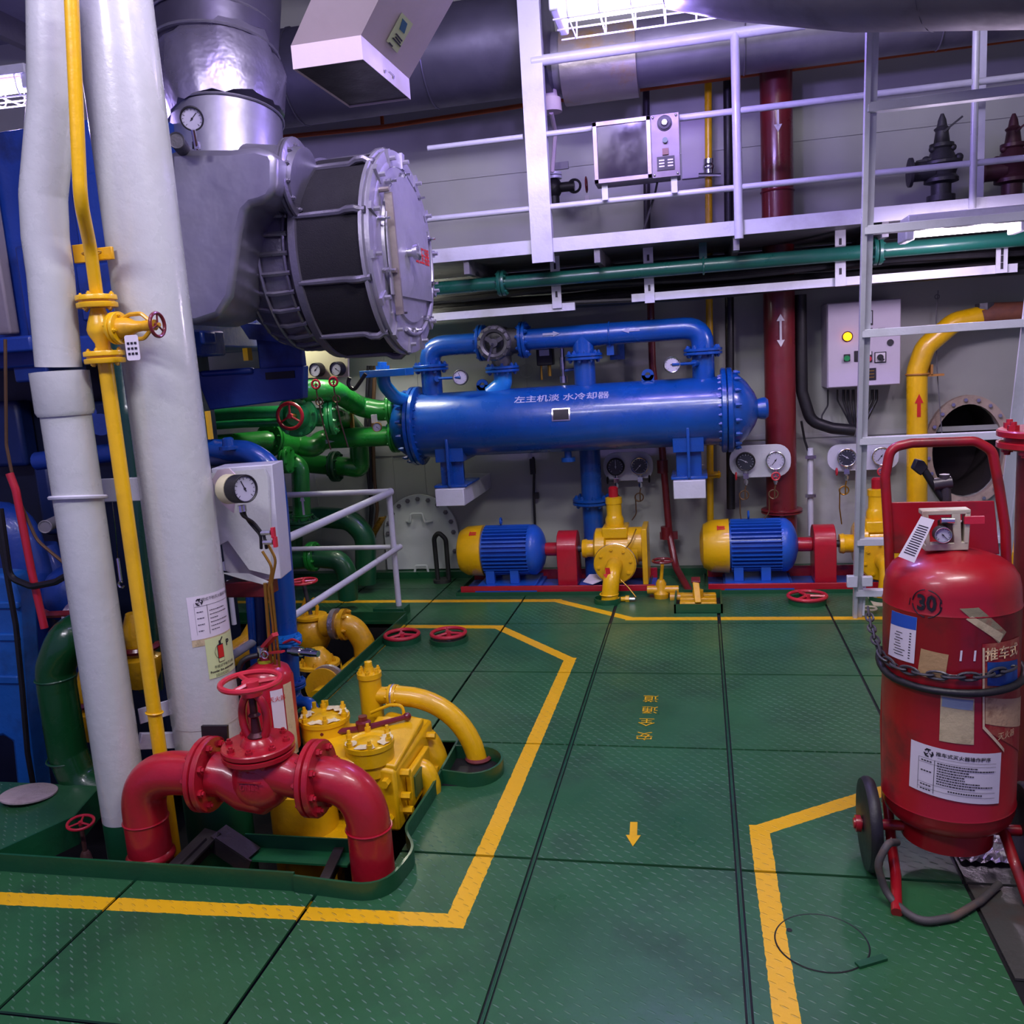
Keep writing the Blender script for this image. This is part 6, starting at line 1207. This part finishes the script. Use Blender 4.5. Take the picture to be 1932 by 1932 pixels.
for k in range(9):
    v=.40+.06*k; u=.25 if k%2 else .3
    e=u+.2+.2*rr.random(); mb.grid(lambda a,b:f(a,b)+(f(a,b)-V(EX,EY,f(a,b).z)).normalized()*.0008,u,e,v,v+.016,3,1)
for k in range(10): mb.grid(lambda a,b:f(a,b)+(f(a,b)-V(EX,EY,f(a,b).z)).normalized()*.0008,.8,.86,.36+.06*k,.38+.06*k,1,1)
mb.build('print_lines',INK,t)
quad([(1738,1223),(1790,1235),(1782,1286),(1731,1272)],mat('tan_label','b39262',.6,0,.6,'7a5a3a',.3,60,dscale=15),'old_tan_label')
quad([(1775,1311),(1838,1318),(1837,1405),(1772,1397)],OLDP,'faded_manual_label')
quad([(1778,1314),(1836,1321),(1835,1340),(1777,1332)],mat('faded_blue','8a9ab0',.6,0,.6,'c4b48c',.3,60,dscale=20),'faded_heading',.0018)
quad([(1810,1148),(1846,1146),(1898,1192),(1884,1214)],mat('torn_label','8d8464',.6,0,.8,'a83028',.6,40,dscale=14),'torn_label')
quad([(1822,1168),(1834,1162),(1892,1196),(1886,1212)],OLDP,'torn_label_edge',.0015)
# main white instruction sheet
_,f=quad([(1720,1394),(1888,1419),(1883,1515),(1716,1482)],PAPER,'instruction_sheet',.002,12)
lift=lambda p:p+V(p.x-EX,p.y-EY,0).normalized()*.0012
def onsheet(u0,v0,s): return lambda x,y: lift(f(u0+x*s,v0-y*s*1.55))
text('推车式灭火器操作程序',onsheet(.57,.13,1),.058,INK,t,off=.001); 
logo(lambda x,y: lift(f(.205+x,.15-y*1.7)),.052,t)
mb=MB()
for (u0,v0,u1,v1) in ((.1,.27,.93,.275),(.1,.36,.93,.365),(.27,.27,.275,.95),(.1,.27,.103,.95),(.1,.78,.93,.785),(.1,.88,.93,.885),(.3,.205,.93,.21)):
    mb.grid(lambda a,b:lift(f(a,b)),u0,u1,v0,v1,6,1)
mb.build('table_rule',INK,t); rr=random.Random(11); mb=MB()
for k in range(9):
    v=.30+.052*k; u=.30; e=.5+.42*rr.random()
    if k>8: break
    while u<e: w_=.01+.02*rr.random(); mb.grid(lambda a,b:lift(f(a,b)),u,u+w_,v,v+.022,1,1); u+=w_+.006
for v in (.31,.52,.81,.90):
    for j in range(4): mb.grid(lambda a,b:lift(f(a,b)),.13+.03*j,.152+.03*j,v,v+.024,1,1)
for j in range(14): mb.grid(lambda a,b:lift(f(a,b)),.42+.026*j,.438+.026*j,.82,.845,1,1)
mb.build('print_lines',INK,t)
# big side label with blue panel and Chinese lettering
_,f=quad([(1853,1215),(1922,1200),(1922,1420),(1853,1375)],mat('label_red','9e1a22',.4,0,.6,'b8946a',.2,40,dscale=12),'side_label',.0012)
quad([(1853,1222),(1857,1222),(1857,1376),(1853,1374)],mat('cream_edge','d8c4a0',.6,0,.5,'8a5a4a',.2,60,dscale=20),'label_border',.002)
quad([(1853,1374),(1857,1370),(1893,1412),(1893,1419)],mat('cream_edge','d8c4a0'),'label_border',.0022)
quad([(1862,1249),(1918,1243),(1918,1290),(1862,1293)],mat('label_blue','174a94',.4,0,.5,'1a2038',.2,40,dscale=9),'blue_panel',.002)
quad([(1858,1315),(1925,1312),(1925,1368),(1858,1365)],mat('rusted_label','c4a27a',.6,0,.9,'6a3420',.5,50,dscale=22),'rusted_panel',.002)
a0_,z0_=az(1893,1232); text('推车式',lambda u,v: cpx(a0_+u/er,z0_+v,.003),.034,mat('cream_ink','e0c090',.5,0,.3,'b06040'),t,off=.0006)
a0_,z0_=az(1898,1386); text('灭火器',lambda u,v: cpx(a0_+u/er,z0_+v,.003),.020,mat('cream_ink','e0c090'),t)
a0_,z0_=az(1748,1139); text('30',lambda u,v: cpx(a0_+u/er,z0_+v,.002),.046,INK,t,off=.0016,squash=1.15)
mb=MB()
for k in range(4): mb.tube([cpx(a0_+.034*math.cos(a)/er,z0_+.034*math.sin(a),.001) for a in [k*PI/2+.12+(PI/2-.24)*j/8 for j in range(9)]],.0014,5)
for s in (-1,1): mb.tube([cpx(a0_+s*(.040+.010*math.cos(a))/er,z0_+s*-.0+.016*math.sin(a),.001) for a in [PI-.9+.2*j for j in range(10)]],.001,5) if s>0 else mb.tube([cpx(a0_-(.040+.004*j/4)/er,z0_+.008-.006*j,.001) for j in range(4)],.001,5)
mb.build('stencil_ring',INK,t)
for px in (1812,1838): quad([(px,1227),(px+4,1227),(px+2,1247),(px-2,1247)],PAPER,'paint_chip',.0015,2)
# frame, handle and back plate
FY=EY+.15; FR=S(9,Q(1680,900,FY)); P=[Q(1680,1110,FY),Q(1676,1000,FY),Q(1670,900,FY),Q(1680,845,FY),Q(1720,836,FY),Q(1840,832,FY),Q(1872,850,FY),Q(1885,920,FY),Q(1897,1000,FY),Q(1900,1120,FY)]
MB().tube(route(P,.04,6),FR,14).build('push_handle',REDX,t)
MB().prism([Q(1680,948,FY),Q(1876,945,FY),Q(1886,1046,FY),Q(1683,1044,FY)],(0,.006,0)).build('back_plate',REDX,t,bev=.002)
MB().tube([Q(1680,1110,FY),V(EX-.125,FY,.35),V(EX-.125,FY-.03,.12)],FR,12).build('frame_tube',REDX,t); MB().tube([Q(1900,1120,FY),V(EX+.14,FY,.35),V(EX+.14,FY-.03,.12)],FR,12).build('frame_tube',REDX,t)
MB().tube(route([V(EX-.13,FY-.06,.16),Q(1683,1600,EY-.02),Q(1690,1650,EY-.10),QZ(1692,1722,.01)],.04),.0135,12).build('front_leg',REDX,t)
MB().tube(route([V(EX+.13,FY-.06,.16),Q(1895,1572,EY-.02),Q(1915,1630,EY-.10),QZ(1942,1705,.01)],.04),.0135,12).build('front_leg',REDX,t)
# wheels
wc=Q(1640,1555,2.31); wr=S(87,wc); wc.z=wr+.001
for s,xc_ in ((1,wc.x),(-1,2*EX-wc.x)):
    o=MB().lathe(V(xc_-.018,2.31,wc.z),X_,[(0,wr*.8),(.003,wr*.95),(.012,wr),(.024,wr),(.033,wr*.95),(.036,wr*.8)],40).build('wheel',BLK,t); MB().lathe(V(xc_-.016,2.31,wc.z),X_,[(0,.0),(0,.03),(.004,wr*.8),(.028,wr*.8),(.032,.03),(.032,0)],32,cap=False).build('wheel_disc',mat('wheel_grey','4a4648',.5,.2,.6,'6a4a30',.4,30),o)
MB().cyl(V(wc.x-.04,2.31,wc.z),V(2*EX-wc.x+.04,2.31,wc.z),.014,n=12).build('axle',REDX,t)
MB().cyl(V(wc.x-.035,2.31,wc.z),V(wc.x-.022,2.31,wc.z),.022,n=12).build('hub_cap',REDX,t)
# valve head with cream guard
hc_=V(EX-.005,EY,zt4); q=lambda px,py,dy=0: Q(px,py,EY-.03+dy)
CRM=mat('chipped_cream','b9b29a',.5,.1,.6,'8a2a30',.4,30,dscale=8)
MB().prism([q(1740,964),q(1832,961),q(1832,970),q(1740,973)],(0,.04,0)).prism([q(1740,970),q(1752,970),q(1756,1040),q(1748,1040)],(0,.012,0)).prism([q(1796,966),q(1812,965),q(1815,1025),q(1800,1028)],(0,.012,0)).prism([q(1822,966),q(1832,966),q(1828,1035),q(1818,1037)],(0,.03,0)).prism([q(1745,1028),q(1828,1022),q(1828,1038),q(1745,1040)],(0,.03,0)).build('valve_guard',CRM,t,bev=.002)
MB().cyl(hc_,hc_+Z_*.07,.028,n=18).build('valve_body',mat('oily_brass','5a4438',.4,.5,.5,'2a1a18',.3,30),t)
g_=q(1780,1010,-.02); gauge(g_,-Y_,.020,t,bez=CHR,case=IRON); MB().cyl(q(1775,982),q(1800,982),.008,n=10).build('pin',CHR,t); MB().box(q(1838,981),(.045,.008,.018)).build('safety_handle',REDW,t)
MB().prism([q(1738,974,-.03),q(1763,981,-.03),q(1725,1062,-.06),q(1695,1050,-.06)],(0,.001,0)).build('inspection_tag',PAPER,t)
mb=MB(); a=q(1738,974,-.031); b=q(1763,981,-.031); c=q(1725,1062,-.061); d=q(1695,1050,-.061)
for k in range(13): v=.2+.055*k; p0=a.lerp(d,v); p1=b.lerp(c,v); mb.bar(p0.lerp(p1,.15),p0.lerp(p1,.85),.0005,.0022)
mb.build('tag_lettering',INK,t)
# discharge gun clipped behind: black nozzle and grey body
MB().prism([Q(1722,885,FY+.02),Q(1730,867,FY+.02),Q(1744,870,FY+.02),Q(1752,882,FY+.02),Q(1738,898,FY+.02)],(0,.03,0)).build('nozzle_head',BLK,t,bev=.003)
MB().tube([Q(1742,885,FY+.03),Q(1768,925,FY+.03),Q(1784,948,FY+.03)],.010,10).build('nozzle_lance',BLK,t); MB().cyl(Q(1760,915,FY+.03),Q(1795,910,FY+.03),.017,n=14).cyl(Q(1783,915,FY+.03),Q(1785,950,FY+.03),.014,n=12).cyl(Q(1782,895,FY+.03),Q(1782,908,FY+.03),.013,n=12).build('nozzle_body',mat('gun_grey','4a4448',.35,.4,.3),t)
# hose band round the cylinder
hp=[]
for k in range(25):
    a=-1.75+3.7*k/24; z=az(1800,1305)[1]+.010*(a**2)*.4+.02*max(0,-a-.9); hp.append(cpx(a,z,.008))
MB().tube(hp,.0095,10).build('hose',BLK,t); 
P=[V(EX-.14,EY-.09,.12),Q(1675,1590,2.16),Q(1655,1630,2.15),QZ(1672,1690,.02),QZ(1735,1742,.012),QZ(1800,1730,.012),QZ(1850,1700,.012),QZ(1885,1668,.012)]
o=MB().tube(route(P,.05,5),.0095,10).build('ground_hose',mat('dirty_hose','4a4644',.6,0,.7,'7a5a40',.3,40,dscale=12)); tag(o,'dirty grey hose looping on the plates under the wheeled extinguisher','hose')
# securing chain
ch=T('chain','dark steel chain hooked round the wheeled extinguisher','chain',QZ(1640,1150,.1))
cps=[Q(1638,1148,2.55),Q(1643,1180,2.45),Q(1652,1210,2.35)]+[cpx(az(px,py)[0],az(px,py)[1],.010) for px,py in ((1672,1240),(1700,1258),(1740,1268),(1790,1274),(1840,1274),(1880,1266),(1915,1252))]
L=[0]; 
for a,b in zip(cps,cps[1:]): L.append(L[-1]+(b-a).length)
def at(s):
    for i in range(len(L)-1):
        if s<=L[i+1]: return cps[i].lerp(cps[i+1],(s-L[i])/(L[i+1]-L[i]))
    return cps[-1]
s=0; k=0; ll=.040
while s+ll<L[-1]:
    a=at(s); b=at(s+ll); c=(a+b)/2; d=(b-a).normalized(); n_=(Z_ if k%2 else V(EX-c.x,EY-c.y,0).normalized()); n_=(n_-d*n_.dot(d)).normalized(); sd=d.cross(n_)
    MB().tube([c+d*(.0235*math.cos(t_)*(1.05))+sd*(.0095*math.sin(t_)) for t_ in [2*PI*j/14 for j in range(14)]],.0034,6,close=True).build('link',IRON,ch); s+=ll*.86; k+=1
# red flanged pipe at the right edge
q=Q(1990,830,2.75); t=T('red_standpipe','red standpipe with bolted flange cut off by the right edge','pipe',V(q.x,q.y,0))
MB().cyl(V(q.x,q.y,-.02),V(q.x,q.y,q.z-.02),S(62,q),n=28).build('pipe_run',MAR,t); flange(V(q.x,q.y,Q(1930,835,2.65).z),Z_,S(98,q),.02,RED,t,8,br=.016,gap=.014)
# round hatch in the plate
q=QZ(1550,1778); t=T('deck_lid','round green inspection lid let into the plate at lower right','lid',V(q.x,q.y,0)); mb=MB(); rl=.104
MB().lathe(V(q.x,q.y,-.0005),Z_,[(0,rl),(.002,rl),(.0022,rl-.003),(.0022,0)],48).build('disc',FLOOR,t); MB().torus(V(q.x,q.y,.0005),Z_,rl+.002,.002,48,5).build('joint_ring',DRK,t)
MB().cyl(V(q.x-.07,q.y+.035,.001),V(q.x-.07,q.y+.035,.0028),.007,n=14).build('lifting_hole',DRK,t); MB().box(V(q.x+.10,q.y-.06,.004),(.075,.018,.006),Matrix.Rotation(.5,3,'Z')).build('lifting_bar',DGRN,t)
# yellow painted lettering and arrow on the walkway
tz=.0016
def floortext(s,px,py,size):
    q=QZ(px,py); return text(s,lambda u,v:V(q.x-u,q.y-v,tz),size,YEL,fl,name='painted_lettering',squash=1.15)
for s_,px,py in (('道',1228,1318),('通',1226,1339),('全',1220,1362),('安',1216,1388)): floortext(s_,px,py,.068)
a=QZ(1196,1552); b=QZ(1194,1598); d=(b-a).normalized(); n_=V(-d.y,d.x,0); c=a.lerp(b,.55)
MB().prism([a+n_*.011+Z_*tz,c+n_*.011+Z_*tz,c+n_*.022+Z_*tz,b+Z_*tz,c-n_*.022+Z_*tz,c-n_*.011+Z_*tz,a-n_*.011+Z_*tz],(0,0,.0006)).build('painted_arrow',YEL,fl)
o=MB().box(QZ(1660,1145)+V(.05,.1,.005),(.16,.2,.006)).torus(QZ(1640,1148,.02),Z_,.035,.006,20,6).build('ring_plate',BUFF); tag(o,'buff pad with black ring at the foot of the ladder','pad')
# striped edge seen past the extinguisher
z0_=QZ(1920,1500); 
mb=MB(); mb2=MB()
for k in range(9): (mb if k%2 else mb2).bx((z0_.x-.02,z0_.y+.05+.09*k,.0005),(z0_.x+.25,z0_.y+.14+.09*k,.0025))
o=mb.build('striped_mat',ORG); mb2.build('dark_stripes',mat('stripe_purple','3a3560',.5),o); tag(o,'orange and purple striped strip right of the wheeled extinguisher','mat')
# foil scrap under the extinguisher
rr=random.Random(8); q=QZ(1870,1625,.0); mb=MB(); mb.grid(lambda u,v:V(q.x+u,q.y+v,.004+.012*rr.random()),-.08,.09,-.02,.13,14,12); o=mb.build('foil_sheet',FOIL,flat=True); tag(o,'crumpled foil sheet lying under the wheeled extinguisher','foil')
